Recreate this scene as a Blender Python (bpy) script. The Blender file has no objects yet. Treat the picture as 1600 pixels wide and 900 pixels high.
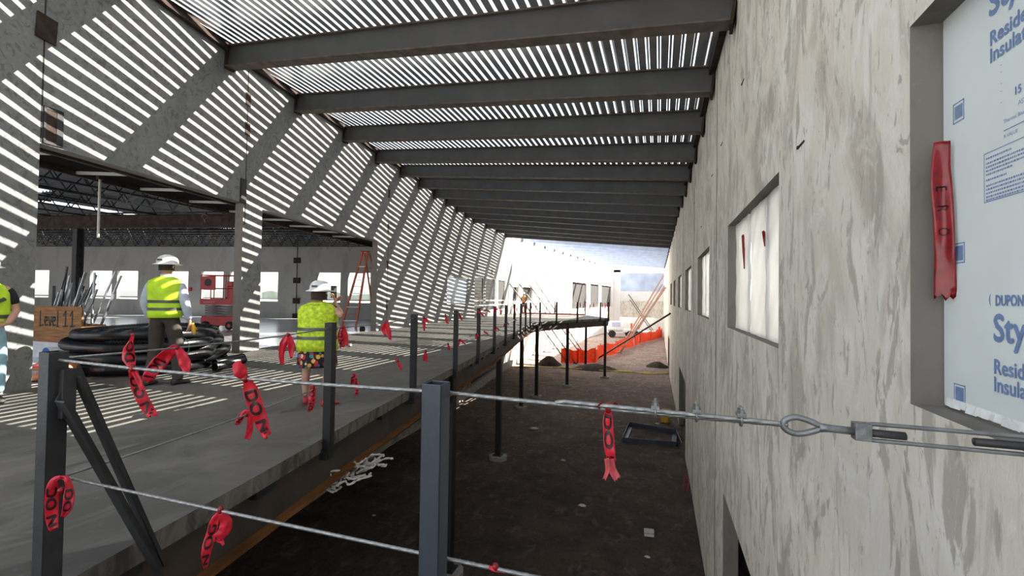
import bpy, bmesh, math, random
from mathutils import Vector, Matrix, noise
random.seed(7)
C = bpy.context.scene.collection
V = Vector
# ------------------------------------------------------------------ camera
F_PX = 712.948
PITCH, ROLL, YAW = 0.0190563738, -0.0146251682, 0.312875743
EYE = V((0, 0, 1.4))
_cy, _sy = math.cos(YAW), math.sin(YAW)
FWD = V((-_sy*math.cos(PITCH), _cy*math.cos(PITCH), math.sin(PITCH)))
_r = V((_cy, _sy, 0)); _d = FWD.cross(_r)
RIGHT = math.cos(ROLL)*_r + math.sin(ROLL)*_d
DOWN = -math.sin(ROLL)*_r + math.cos(ROLL)*_d
cam_data = bpy.data.cameras.new('camera'); cam = bpy.data.objects.new('camera', cam_data); C.objects.link(cam)
m = Matrix((( RIGHT.x, -DOWN.x, -FWD.x, EYE.x), (RIGHT.y, -DOWN.y, -FWD.y, EYE.y), (RIGHT.z, -DOWN.z, -FWD.z, EYE.z), (0, 0, 0, 1)))
cam.matrix_world = m
cam_data.sensor_width = 36; cam_data.lens = F_PX/1600*36; cam_data.clip_start = 0.05; cam_data.clip_end = 3000
bpy.context.scene.camera = cam
# survey helpers: a sight line of the photograph met with a known surface of the building
def ray(x, y): return RIGHT*((x-800)/F_PX) + DOWN*((y-450)/F_PX) + FWD
def on_z(x, y, z): r = ray(x, y); return EYE + r*((z-EYE.z)/r.z)
def on_x(x, y, X): r = ray(x, y); return EYE + r*(X/r.x)
def on_y(x, y, Y): r = ray(x, y); return EYE + r*(Y/r.y)
def on_seg(x, A, B):
    """the point of the segment A-B seen in photo column x"""
    n = RIGHT*F_PX - FWD*(x-800)
    a, b = (A-EYE).dot(n), (B-EYE).dot(n)
    return A + (B-A)*(a/(a-b))
def same_depth(x, y, P):
    r = ray(x, y); return EYE + r*((P-EYE).dot(FWD))
# ------------------------------------------------------------------ materials
def node_mat(name):
    mt = bpy.data.materials.new(name); mt.use_nodes = True
    nt = mt.node_tree; b = nt.nodes['Principled BSDF']
    return mt, nt, b
def plain(name, col, rough=0.6, metal=0.0, spec=0.5, var=0.12, scale=6.0, bump=0.0, bscale=40, stretch=(1,1,1)):
    mt, nt, b = node_mat(name)
    N = nt.nodes; L = nt.links
    tc = N.new('ShaderNodeTexCoord'); mp = N.new('ShaderNodeMapping'); mp.inputs['Scale'].default_value = stretch
    L.new(tc.outputs['Object'], mp.inputs['Vector'])
    nz = N.new('ShaderNodeTexNoise'); nz.inputs['Scale'].default_value = scale; nz.inputs['Detail'].default_value = 5
    L.new(mp.outputs['Vector'], nz.inputs['Vector'])
    rp = N.new('ShaderNodeValToRGB')
    rp.color_ramp.elements[0].position = 0.3; rp.color_ramp.elements[1].position = 0.7
    rp.color_ramp.elements[0].color = (*[max(0, c*(1-var)) for c in col], 1)
    rp.color_ramp.elements[1].color = (*[min(1, c*(1+var)) for c in col], 1)
    L.new(nz.outputs['Fac'], rp.inputs['Fac']); L.new(rp.outputs['Color'], b.inputs['Base Color'])
    b.inputs['Roughness'].default_value = rough; b.inputs['Metallic'].default_value = metal
    b.inputs['Specular IOR Level'].default_value = spec
    if bump:
        n2 = N.new('ShaderNodeTexNoise'); n2.inputs['Scale'].default_value = bscale; n2.inputs['Detail'].default_value = 6
        L.new(mp.outputs['Vector'], n2.inputs['Vector'])
        bp = N.new('ShaderNodeBump'); bp.inputs['Strength'].default_value = bump; bp.inputs['Distance'].default_value = 0.02
        L.new(n2.outputs['Fac'], bp.inputs['Height']); L.new(bp.outputs['Normal'], b.inputs['Normal'])
    return mt
def layered(name, base, layers, rough=0.8, bump=0.3, bscale=12, bstretch=(1,1,1), spec=0.3, rough2=None):
    """base colour; layers = (colour, noise scale, stretch, lo, hi, strength, distortion)"""
    mt, nt, b = node_mat(name); N = nt.nodes; L = nt.links
    tc = N.new('ShaderNodeTexCoord')
    cur = None
    for i, (col, sc, st, lo, hi, k, dist) in enumerate(layers):
        mp = N.new('ShaderNodeMapping'); mp.inputs['Scale'].default_value = st; mp.inputs['Location'].default_value = (i*3.7, i*1.3, i*2.1)
        L.new(tc.outputs['Object'], mp.inputs['Vector'])
        nz = N.new('ShaderNodeTexNoise'); nz.inputs['Scale'].default_value = sc; nz.inputs['Detail'].default_value = 7
        nz.inputs['Roughness'].default_value = 0.62; nz.inputs['Distortion'].default_value = dist
        L.new(mp.outputs['Vector'], nz.inputs['Vector'])
        mr = N.new('ShaderNodeMapRange'); mr.inputs['From Min'].default_value = lo; mr.inputs['From Max'].default_value = hi
        mr.inputs['To Max'].default_value = k
        L.new(nz.outputs['Fac'], mr.inputs['Value'])
        mx = N.new('ShaderNodeMix'); mx.data_type = 'RGBA'
        L.new(mr.outputs['Result'], mx.inputs['Factor'])
        if cur is None: mx.inputs['A'].default_value = (*base, 1)
        else: L.new(cur, mx.inputs['A'])
        mx.inputs['B'].default_value = (*col, 1)
        cur = mx.outputs['Result']
        if rough2 is not None and i == rough2[0]:
            rr = N.new('ShaderNodeMapRange'); rr.inputs['To Min'].default_value = rough; rr.inputs['To Max'].default_value = rough2[1]
            L.new(mr.outputs['Result'], rr.inputs['Value']); L.new(rr.outputs['Result'], b.inputs['Roughness'])
    L.new(cur, b.inputs['Base Color'])
    if rough2 is None: b.inputs['Roughness'].default_value = rough
    b.inputs['Specular IOR Level'].default_value = spec
    mp = N.new('ShaderNodeMapping'); mp.inputs['Scale'].default_value = bstretch; L.new(tc.outputs['Object'], mp.inputs['Vector'])
    n2 = N.new('ShaderNodeTexNoise'); n2.inputs['Scale'].default_value = bscale; n2.inputs['Detail'].default_value = 8; n2.inputs['Roughness'].default_value = 0.65
    L.new(mp.outputs['Vector'], n2.inputs['Vector'])
    bp = N.new('ShaderNodeBump'); bp.inputs['Strength'].default_value = bump; bp.inputs['Distance'].default_value = 0.02
    L.new(n2.outputs['Fac'], bp.inputs['Height']); L.new(bp.outputs['Normal'], b.inputs['Normal'])
    return mt
def dots_mat(name, back, scale, lo, sat):
    mt, nt, b = node_mat(name); N = nt.nodes; L = nt.links
    tc = N.new('ShaderNodeTexCoord'); vo = N.new('ShaderNodeTexVoronoi'); vo.inputs['Scale'].default_value = scale
    L.new(tc.outputs['Object'], vo.inputs['Vector'])
    lt = N.new('ShaderNodeMath'); lt.operation = 'LESS_THAN'; lt.inputs[1].default_value = lo
    L.new(vo.outputs['Distance'], lt.inputs[0])
    sp = N.new('ShaderNodeSeparateColor'); L.new(vo.outputs['Color'], sp.inputs['Color']); hs = N.new('ShaderNodeValToRGB'); hs.color_ramp.interpolation = 'CONSTANT'
    for k, (ps, cc) in enumerate(((0,(.55,.02,.03)),(.25,(.70,.16,.02)),(.42,(.75,.45,.08)),(.58,(.72,.62,.48)),(.70,(.05,.14,.40)),(.82,(.45,.03,.12)),(.92,(.03,.28,.22)))):
        e = hs.color_ramp.elements[k] if k < 2 else hs.color_ramp.elements.new(ps); e.position = ps; e.color = (*cc,1)
    L.new(sp.outputs['Red'], hs.inputs['Fac'])
    mx = N.new('ShaderNodeMix'); mx.data_type = 'RGBA'; mx.inputs['A'].default_value = (*back, 1)
    L.new(lt.outputs['Value'], mx.inputs['Factor']); L.new(hs.outputs['Color'], mx.inputs['B'])
    L.new(mx.outputs['Result'], b.inputs['Base Color']); b.inputs['Roughness'].default_value = 0.85
    return mt
def translucent(name, col, mixf=0.5, scale=9, var=0.08, rough=0.5):
    mt, nt, b = node_mat(name); N = nt.nodes; L = nt.links
    b.inputs['Base Color'].default_value = (*col, 1); b.inputs['Roughness'].default_value = rough
    tr = N.new('ShaderNodeBsdfTranslucent'); mx = N.new('ShaderNodeMixShader'); mx.inputs['Fac'].default_value = mixf
    tc = N.new('ShaderNodeTexCoord'); nz = N.new('ShaderNodeTexNoise'); nz.inputs['Scale'].default_value = scale; nz.inputs['Detail'].default_value = 4
    L.new(tc.outputs['Object'], nz.inputs['Vector'])
    rp = N.new('ShaderNodeValToRGB'); rp.color_ramp.elements[0].position = .3; rp.color_ramp.elements[1].position = .7
    rp.color_ramp.elements[0].color = (*[c*(1-var) for c in col], 1); rp.color_ramp.elements[1].color = (*[min(1, c*(1+var)) for c in col], 1)
    L.new(nz.outputs['Fac'], rp.inputs['Fac'])
    L.new(rp.outputs['Color'], b.inputs['Base Color']); L.new(rp.outputs['Color'], tr.inputs['Color'])
    out = N['Material Output']
    L.new(b.outputs['BSDF'], mx.inputs[1]); L.new(tr.outputs['BSDF'], mx.inputs[2]); L.new(mx.outputs['Shader'], out.inputs['Surface'])
    return mt
M = {}
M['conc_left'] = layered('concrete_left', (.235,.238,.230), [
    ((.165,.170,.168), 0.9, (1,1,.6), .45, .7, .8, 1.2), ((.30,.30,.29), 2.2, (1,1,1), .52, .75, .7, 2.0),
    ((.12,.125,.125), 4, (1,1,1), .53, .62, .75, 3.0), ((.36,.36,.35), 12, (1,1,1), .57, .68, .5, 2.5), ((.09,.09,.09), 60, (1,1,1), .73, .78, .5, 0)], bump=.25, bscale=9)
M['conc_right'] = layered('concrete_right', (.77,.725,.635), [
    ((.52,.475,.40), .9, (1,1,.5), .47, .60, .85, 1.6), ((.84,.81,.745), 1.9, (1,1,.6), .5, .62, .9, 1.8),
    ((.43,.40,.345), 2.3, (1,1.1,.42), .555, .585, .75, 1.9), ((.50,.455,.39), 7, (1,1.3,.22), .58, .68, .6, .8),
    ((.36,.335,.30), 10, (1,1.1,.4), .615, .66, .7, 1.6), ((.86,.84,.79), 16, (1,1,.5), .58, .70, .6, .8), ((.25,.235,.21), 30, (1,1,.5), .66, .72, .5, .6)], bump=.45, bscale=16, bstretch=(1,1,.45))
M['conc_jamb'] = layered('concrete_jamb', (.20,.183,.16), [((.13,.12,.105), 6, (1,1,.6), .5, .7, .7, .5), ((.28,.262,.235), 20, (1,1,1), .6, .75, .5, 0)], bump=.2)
M['conc_slab'] = layered('concrete_slab', (.150,.142,.124), [
    ((.082,.079,.072), .55, (1,1,1), .44, .62, .8, .8), ((.20,.192,.172), 1.5, (1,.38,1), .50, .68, .75, 2.2),
    ((.045,.045,.045), .8, (.8,.55,1), .56, .585, .8, .9), ((.19,.184,.168), 11, (1,1,1), .58, .74, .4, 0)], bump=.12, bscale=18, spec=.4, rough=.75, rough2=(2,.4))
M['conc_back'] = layered('concrete_hall_wall', (.40,.395,.38), [((.28,.275,.265), 1.2, (1,1,.5), .48, .7, .7, .8), ((.46,.455,.44), 3, (1,1,1), .55, .7, .5, .5)], bump=.1)
M['conc_hall'] = layered('concrete_hall_floor', (.55,.56,.58), [((.42,.43,.45), .8, (1,.5,1), .48, .66, .7, .6)], bump=.05, rough=.2, spec=.9)
M['conc_edge'] = layered('concrete_edge', (.17,.158,.142), [((.06,.052,.044), 3.2, (1,1,.5), .48, .62, .85, 1.5), ((.27,.255,.235), 6, (1,1,.35), .58, .7, .6, .6)], bump=.5, bscale=22)
M['conc_foot'] = layered('concrete_footing', (.38,.37,.35), [((.22,.2,.18), 4, (1,1,1), .5, .65, .8, .6)], bump=.2)
M['conc_white'] = layered('concrete_sunlit', (.62,.61,.58), [((.5,.49,.47), 1, (1,1,.4), .5, .7, .6, .6)], bump=.15)
M['conc_glare'] = layered('glare_white_wall', (.86,.85,.82), [((.78,.77,.74), 1, (1,1,.4), .5, .7, .6, .6)], bump=.1)  # overexposed sunlight and haze put into a near-white wall colour
M['dirt'] = layered('dirt', (.095,.072,.057), [
    ((.06,.045,.037), 1.1, (1,1,1), .42, .62, .85, .6), ((.19,.155,.13), 3.4, (1,.6,1), .54, .7, .6, .6),
    ((.045,.034,.028), 9, (1,1,1), .52, .66, .65, .4), ((.20,.165,.14), 22, (1,1,1), .6, .72, .5, 0)], rough=.95, bump=1.0, bscale=5, spec=.1)
for n_ in M['dirt'].node_tree.nodes:
    if n_.type == 'BUMP': n_.inputs['Distance'].default_value = .09
def pale_far(mt):  # multiplies the base colour paler with distance along y
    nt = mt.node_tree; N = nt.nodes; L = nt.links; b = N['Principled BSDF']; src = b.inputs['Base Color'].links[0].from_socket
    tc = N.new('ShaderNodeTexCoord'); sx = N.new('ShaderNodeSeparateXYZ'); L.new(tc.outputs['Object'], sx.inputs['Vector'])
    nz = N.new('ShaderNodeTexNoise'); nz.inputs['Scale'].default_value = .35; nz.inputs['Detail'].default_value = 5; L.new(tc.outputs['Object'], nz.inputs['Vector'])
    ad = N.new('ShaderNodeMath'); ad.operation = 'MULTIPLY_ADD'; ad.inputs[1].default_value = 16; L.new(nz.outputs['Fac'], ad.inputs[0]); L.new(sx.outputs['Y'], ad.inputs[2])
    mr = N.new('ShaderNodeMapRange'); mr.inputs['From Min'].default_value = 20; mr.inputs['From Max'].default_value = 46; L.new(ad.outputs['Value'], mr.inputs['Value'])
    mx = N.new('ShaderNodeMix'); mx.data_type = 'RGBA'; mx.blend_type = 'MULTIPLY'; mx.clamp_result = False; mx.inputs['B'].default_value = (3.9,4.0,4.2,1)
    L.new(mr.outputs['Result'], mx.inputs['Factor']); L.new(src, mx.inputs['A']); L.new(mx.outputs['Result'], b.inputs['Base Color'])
pale_far(M['dirt'])
M['beam'] = plain('steel_beam_grey', (.078,.077,.077), .55, .0, .4, .14, 2.2, .05, 30)
M['beam_haze'] = plain('haze_blue_beam', (.50,.56,.68), .5, .0, .4, .1, 2.2)  # distant haze and glare put into a paler blue beam colour
M['beam_flange'] = plain('steel_beam_rusty_flange', (.125,.10,.085), .7, .0, .3, .35, 5, .1, 40)
M['rust'] = plain('rusty_steel', (.045,.030,.024), .8, .0, .2, .45, 5, .3, 40)
M['rust_orange'] = plain('orange_rust', (.17,.072,.024), .85, .0, .2, .5, 4, .3, 30, (1,.4,1))
M['steel_dark'] = plain('dark_mill_steel', (.045,.045,.047), .5, .3, .4, .3, 7, .1, 60)
M['steel_blue'] = plain('blue_grey_mill_steel', (.068,.083,.103), .42, .45, .5, .22, 3.5, .08, 70, (1,1,.3))
M['steel_black'] = plain('black_painted_steel', (.018,.018,.019), .5, .1, .4, .25, 6)
M['galv'] = plain('galvanised_steel', (.26,.27,.275), .45, .8, .5, .22, 25, .15, 60)
M['cable'] = plain('wire_rope_steel', (.32,.325,.32), .42, .7, .5, .25, 60)
M['deck'] = plain('galvanised_roof_deck', (.66,.69,.71), .22, .9, .5, .12, 1.5, .02, 10)
M['deck_top'] = plain('galvanised_upper_rib_shade', (.10,.105,.11), .6, .3, .4, .2, 3)  # shade on the upper ribs put into a darker metal colour
M['joist'] = plain('joist_blue_black', (.014,.015,.018), .5, .2, .4, .3, 5)
M['deck_in'] = plain('interior_deck', (.20,.21,.23), .5, .4, .4, .2, 2)
M['tape'] = translucent('red_caution_tape', (.86,.035,.075), .40, 30, .18, .3)
M['tape_faded'] = translucent('faded_red_tape', (.80,.16,.18), .4, 30, .2, .4)
M['tape_ink'] = plain('black_tape_print', (.03,.006,.008), .5)
M['tape_dark'] = translucent('deep_red_tape', (.24,.005,.010), .05, 25, .3, .25)
M['foam'] = translucent('pale_blue_foam_board', (.70,.75,.76), .12, 4, .03, .5)
M['foam_ink'] = plain('blue_print_on_foam', (.19,.28,.50), .6, var=.12, scale=40)
M['foam_edge'] = plain('white_torn_foam_edge', (.85,.87,.87), .7, bump=.4)
M['poly'] = translucent('white_translucent_board', (.82,.82,.80), .20, 3, .06, .35)
M['hivis'] = plain('lime_hi_vis_cloth', (.56,.86,.03), .75, var=.12, scale=9, bump=.3, bscale=14)
M['hivis_dots'] = None
M['reflect'] = plain('grey_reflective_stripe', (.10,.108,.105), .45, .2)
M['white_plastic'] = plain('white_hard_hat_plastic', (.80,.80,.78), .3, var=.03)
M['shirt'] = plain('pale_blue_shirt', (.50,.55,.66), .85, var=.12, scale=12, bump=.5, bscale=16)
M['trousers'] = plain('grey_brown_trousers', (.052,.045,.037), .9, var=.2, scale=10, bump=.4, bscale=14)
M['jeans'] = plain('light_blue_jeans', (.30,.50,.60), .9, var=.2, scale=10)
M['skin'] = plain('skin', (.55,.31,.22), .55, var=.08, scale=10)
M['hair'] = plain('dark_hair', (.03,.02,.015), .7, var=.4, scale=40, bump=.5, bscale=60)
M['hair_brown'] = plain('brown_hair', (.055,.028,.02), .7, var=.4, scale=40, bump=.6, bscale=60)
M['black_cloth'] = plain('black_cloth', (.016,.016,.018), .9, var=.2, bump=.3)
M['shoe'] = plain('dark_leather', (.03,.026,.022), .6)
M['shoe_red'] = plain('red_shoe', (.40,.025,.03), .5)
M['skirt'] = dots_mat('black_skirt_colour_dots', (.012,.012,.016), 19, .50, 1.5)
M['hivis_dots'] = plain('lime_mesh_vest', (.55,.72,.03), .75, var=.35, scale=22)
M['hdpe'] = plain('black_corrugated_pipe', (.009,.0095,.011), .32, .0, .5, .2, 8)
M['plywood'] = plain('brown_plywood', (.24,.115,.045), .75, .0, .3, .4, 5, .15, 60, (.5,1,6))
M['white_board'] = plain('grey_white_board', (.55,.56,.58), .7)
M['ink'] = plain('black_marker', (.012,.010,.010), .6)
M['scrap'] = plain('scrap_metal', (.36,.38,.40), .4, .7, .5, .4, 9)
M['lift_red'] = plain('red_lift_paint', (.42,.018,.025), .45, var=.15)
M['tyre'] = plain('black_rubber', (.015,.015,.015), .85)
M['ladder'] = plain('orange_fibreglass', (.55,.13,.06), .55)
M['alu'] = plain('aluminium', (.6,.6,.62), .4, .8)
M['barrier'] = translucent('orange_safety_mesh', (.95,.16,.055), .42, 6, .15, .55)
M['yellow'] = plain('yellow_plastic', (.72,.43,.03), .5, var=.2)
M['yellow_tape'] = plain('yellow_hose', (.85,.68,.10), .6, var=.2)
M['glass_dark'] = plain('dark_window_glass', (.035,.04,.045), .06, .0, .6, .2, 1)
M['plastic_sheet'] = plain('pale_blue_plastic_sheet', (.26,.34,.40), .22, .0, .8, .2, 3)
M['frame_white'] = plain('white_frame', (.8,.8,.78), .5)
M['lumber'] = plain('pinkish_lumber', (.42,.27,.21), .8, var=.25)
M['brace'] = plain('brace_steel', (.16,.14,.13), .6, .3)
M['truck_white'] = plain('white_truck_paint', (.75,.78,.8), .3)
M['blue'] = plain('blue_plastic', (.04,.12,.36), .4)
M['paper'] = plain('orange_paper_bag', (.62,.24,.13), .8, bump=.4, bscale=8)
M['paper_white'] = plain('white_scrap', (.62,.6,.57), .8)
M['white_pipe'] = plain('grey_conduit', (.50,.49,.46), .5, .2)
M['red_box'] = plain('red_alarm_box', (.5,.03,.03), .5)
M['sheath'] = plain('blue_sheathing', (.50,.58,.74), .8, var=.25, scale=.5)
M['grey_panel'] = plain('grey_panel', (.055,.053,.05), .85, var=.12, scale=.8)
M['orange_vest'] = plain('orange_hi_vis', (.9,.35,.12), .8)
M['green_wire'] = plain('green_wire', (.05,.3,.2), .5)
M['gap'] = plain('shadow_gap_sealant', (.03,.026,.022), .9)

# ------------------------------------------------------------------ mesh helpers
class MB:
    def __init__(s): s.v = []; s.f = []; s.fm = []; s.mi = 0
    def add(s, vs, fs):
        o = len(s.v); s.v += [V(p) for p in vs]; s.f += [tuple(o+i for i in f) for f in fs]; s.fm += [s.mi]*len(fs); return s
    def box(s, a, b, rot=None, at=None):
        x0,y0,z0 = a; x1,y1,z1 = b
        vs = [V(p) for p in ((x0,y0,z0),(x1,y0,z0),(x1,y1,z0),(x0,y1,z0),(x0,y0,z1),(x1,y0,z1),(x1,y1,z1),(x0,y1,z1))]
        if rot is not None: vs = [rot @ p for p in vs]
        if at is not None: vs = [p + V(at) for p in vs]
        return s.add(vs, [(3,2,1,0),(4,5,6,7),(0,1,5,4),(1,2,6,5),(2,3,7,6),(3,0,4,7)])
    def bar(s, a, b, w, h, up=(0,0,1)):
        """rectangular bar from a to b, w across, h along up"""
        a, b = V(a), V(b); d = (b-a).normalized(); u = V(up)
        if abs(d.dot(u)) > .98: u = V((0,1,0))
        sd = d.cross(u).normalized()*w/2; u2 = sd.normalized().cross(d).normalized()*h/2
        vs = [a-sd-u2,a+sd-u2,a+sd+u2,a-sd+u2,b-sd-u2,b+sd-u2,b+sd+u2,b-sd+u2]
        return s.add(vs, [(0,3,2,1),(4,5,6,7),(0,1,5,4),(1,2,6,5),(2,3,7,6),(3,0,4,7)][0:6])
    def angle(s, a, b, w, t, up, side):
        """L-section from a to b: one leg along up, one along side"""
        a, b, u, sd = V(a), V(b), V(up).normalized(), V(side).normalized()
        prof = [V((0,0)),V((w,0)),V((w,t)),V((t,t)),V((t,w)),V((0,w))]
        vs = [a+sd*p.x+u*p.y for p in prof]+[b+sd*p.x+u*p.y for p in prof]
        fs = [(i,(i+1)%6,6+(i+1)%6,6+i) for i in range(6)]+[(5,4,3,0),(3,2,1,0),(6,9,10,11),(6,7,8,9)]
        return s.add(vs, fs)
    def ibeam(s, a, b, wf, h, tf, tw, up=(0,0,1)):
        a, b, u = V(a), V(b), V(up); d = (b-a).normalized(); sd = d.cross(u).normalized(); u = sd.cross(d).normalized()
        pr = [(-wf/2,0),(wf/2,0),(wf/2,tf),(tw/2,tf),(tw/2,h-tf),(wf/2,h-tf),(wf/2,h),(-wf/2,h),(-wf/2,h-tf),(-tw/2,h-tf),(-tw/2,tf),(-wf/2,tf)]
        vs = [a+sd*x+u*y for x,y in pr]+[b+sd*x+u*y for x,y in pr]
        n = 12; fs = [(i,(i+1)%n,n+(i+1)%n,n+i) for i in range(n)]
        for o in (0,n): fs += [tuple(o+i for i in q) for q in ((0,1,2,11),(11,2,3,10),(10,3,4,9),(9,4,5,8),(8,5,6,7))]
        return s.add(vs, fs)
    def tube(s, pts, r, n=8, caps=True, prof=None, inner=None):
        """swept tube; r number, list or function(i); prof(theta, i) scales the radius"""
        pts = [V(p) for p in pts]; m_ = len(pts)
        t = [(pts[min(i+1,m_-1)]-pts[max(i-1,0)]).normalized() for i in range(m_)]
        u = t[0].orthogonal().normalized(); vs = []
        for i in range(m_):
            u = (u - t[i]*u.dot(t[i])).normalized(); w = t[i].cross(u)
            R = r(i) if callable(r) else (r[i] if isinstance(r,(list,tuple)) else r)
            for k in range(n):
                th = 2*math.pi*k/n; q = R*(prof(th,i) if prof else 1)
                vs.append(pts[i]+u*(math.cos(th)*q)+w*(math.sin(th)*q))
        fs = [(i*n+k,i*n+(k+1)%n,(i+1)*n+(k+1)%n,(i+1)*n+k) for i in range(m_-1) for k in range(n)]
        if caps: fs += [tuple(range(n-1,-1,-1)), tuple(range((m_-1)*n,m_*n))]
        return s.add(vs, fs)
    def lathe(s, prof, n=20, at=(0,0,0), rot=None, closed=False):
        vs = []; at = V(at)
        for r_, z_ in prof:
            for k in range(n):
                p = V((r_*math.cos(2*math.pi*k/n), r_*math.sin(2*math.pi*k/n), z_))
                if rot is not None: p = rot @ p
                vs.append(p+at)
        m_ = len(prof)
        fs = [(i*n+k,i*n+(k+1)%n,(i+1)*n+(k+1)%n,(i+1)*n+k) for i in range(m_-1) for k in range(n)]
        if closed: fs += [tuple(range(n-1,-1,-1)), tuple(range((m_-1)*n,m_*n))]
        return s.add(vs, fs)
    def cyl(s, a, b, r, n=12): return s.tube([a,b], r, n)
    def loft(s, rings, closed=True, cap0=False, cap1=False):
        n = len(rings[0]); vs = [p for rg in rings for p in rg]; m_ = len(rings); e = n if closed else n-1
        fs = [(i*n+k,i*n+(k+1)%n,(i+1)*n+(k+1)%n,(i+1)*n+k) for i in range(m_-1) for k in range(e)]
        if cap0: fs.append(tuple(range(n-1,-1,-1)))
        if cap1: fs.append(tuple(range((m_-1)*n,m_*n)))
        return s.add(vs, fs)
    def build(s, name, mat, parent=None, smooth=False, bevel=0, local=None):
        me = bpy.data.meshes.new(name); vs = s.v
        if local is not None: vs = [p-V(local) for p in vs]
        me.from_pydata([tuple(p) for p in vs], [], s.f)
        mats = mat if isinstance(mat,(list,tuple)) else [mat]
        for mm in mats: me.materials.append(mm)
        if len(mats) > 1: me.polygons.foreach_set('material_index', s.fm)
        bm = bmesh.new(); bm.from_mesh(me); bmesh.ops.recalc_face_normals(bm, faces=bm.faces); bm.to_mesh(me); bm.free()
        if smooth: me.polygons.foreach_set('use_smooth', [True]*len(me.polygons))
        me.update()
        o = bpy.data.objects.new(name, me); C.objects.link(o)
        if parent is not None: o.parent = parent
        elif local is not None: o.location = local
        if bevel:
            b = o.modifiers.new('bevel','BEVEL'); b.width = bevel; b.segments = 2; b.limit_method = 'ANGLE'
        return o
def thing(name, label, cat, loc=(0,0,0), rotz=0, group=None):
    o = bpy.data.objects.new(name, None); C.objects.link(o); o.location = loc; o.rotation_euler = (0,0,rotz)
    o.empty_display_size = .1
    return tag(o, label, cat, group)
def tag(o, label, cat, group=None, kind=None):
    o['label'] = label; o['category'] = cat
    if group: o['group'] = group
    if kind: o['kind'] = kind
    return o
def struct(o): o['kind'] = 'structure'; return o
ORD = ['first','second','third','fourth','fifth','sixth','seventh','eighth','ninth','tenth','eleventh','twelfth','thirteenth','fourteenth','fifteenth','sixteenth','seventeenth','eighteenth','nineteenth','twentieth']
def text_mesh(body, size, align='LEFT', extrude=0.0):
    cu = bpy.data.curves.new('lettering','FONT'); cu.body = body; cu.size = size; cu.align_x = align; cu.extrude = extrude; cu.resolution_u = 3
    o = bpy.data.objects.new('lettering', cu); C.objects.link(o)
    dg = bpy.context.evaluated_depsgraph_get(); me = bpy.data.meshes.new_from_object(o.evaluated_get(dg))
    vs = [v.co.copy() for v in me.vertices]; fs = [tuple(p.vertices) for p in me.polygons]
    bpy.data.objects.remove(o); bpy.data.curves.remove(cu); bpy.data.meshes.remove(me)
    return vs, fs
# ------------------------------------------------------------------ setting: walls, slab, ground
ZG = -4.05
LEFT_PATH = [(-7.45,1.0),(-8.46,4.09),(-9.26,8.2),(-10.45,15.95),(-11.05,21.5),(-11.39,27.0),(-11.85,36.5),(-8.12,72.74),(-7.3,80.0)]
RIGHT_PATH = [(.9,-9),(.9,15),(.80,25),(.70,35),(.62,80)]
def path_x(path, y):
    for (x0,y0),(x1,y1) in zip(path, path[1:]):
        if y <= y1 or (x1,y1) == path[-1]: return x0+(x1-x0)*(y-y0)/(y1-y0)
def LX(y): return path_x(LEFT_PATH, y)
def RX(y): return path_x(RIGHT_PATH, y)
def wall(name, path, dx, z0, z1, ops, mats):
    ys = sorted(set([p[1] for p in path]+[o[0] for o in ops]+[o[1] for o in ops])); zs = sorted(set([z0,z1]+[o[2] for o in ops]+[o[3] for o in ops]))
    b = MB(); P = lambda i,j,k: V((path_x(path,ys[i])+(dx if k else 0), ys[i], zs[j]))
    solid = lambda i,j: 0 <= i < len(ys)-1 and 0 <= j < len(zs)-1 and not any(o[0]-1e-6 <= ys[i] and ys[i+1] <= o[1]+1e-6 and o[2]-1e-6 <= zs[j] and zs[j+1] <= o[3]+1e-6 for o in ops)
    for i in range(len(ys)-1):
        for j in range(len(zs)-1):
            if not solid(i,j): continue
            b.mi = 0
            for k in (0,1): b.add([P(i,j,k),P(i+1,j,k),P(i+1,j+1,k),P(i,j+1,k)], [(0,1,2,3)])
            for (di,dj,e0,e1) in ((-1,0,(i,j),(i,j+1)),(1,0,(i+1,j),(i+1,j+1)),(0,-1,(i,j),(i+1,j)),(0,1,(i,j+1),(i+1,j+1))):
                if not solid(i+di,j+dj):
                    b.mi = 1; b.add([P(*e0,0),P(*e1,0),P(*e1,1),P(*e0,1)], [(0,1,2,3)])
    me_o = b.build(name, mats)
    bm = bmesh.new(); bm.from_mesh(me_o.data); bmesh.ops.remove_doubles(bm, verts=bm.verts, dist=1e-5); bmesh.ops.recalc_face_normals(bm, faces=bm.faces); bm.to_mesh(me_o.data); bm.free()
    return struct(me_o)
OP1 = (4.09,8.15,0,3.5); OP2 = (8.78,15.05,0,3.46)
left_ops = [OP1, OP2, (22.8,26.25,.91,2.56), (27.4,29.35,.35,2.72),(29.65,32.05,.35,2.74),(32.7,34.6,.35,2.74),
    (54.5,61.4,.02,3.3),(63.3,68.5,.02,3.35),(70.1,77.2,.02,3.35)]
far_small = [(36.75,37.9,1.05,2.24),(39.0,41.4,1.05,2.28)]
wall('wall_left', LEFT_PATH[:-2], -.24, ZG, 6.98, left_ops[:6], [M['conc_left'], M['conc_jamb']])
wall('wall_left_far', LEFT_PATH[-3:], -.24, ZG, 6.98, left_ops[6:]+far_small, [M['conc_glare'], M['conc_glare']])
WIN_R = [(-1.2,2.10,1.02,2.45),(4.1,6.96,1.02,2.43),(9.45,12.2,1.02,2.43),(14.7,17.5,1.02,2.43),(20.0,22.8,1.02,2.43),(25.4,28.1,1.02,2.43),(30.7,33.4,1.02,2.43)]
DOOR_R = [(3.4,7.29,ZG,-1.39),(16.9,21.2,ZG,-1.5),(34.5,39.5,ZG,-1.5)]
wall('wall_right', RIGHT_PATH, .2, ZG, 6.75, WIN_R+DOOR_R, [M['conc_right'], M['conc_jamb']])
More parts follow.
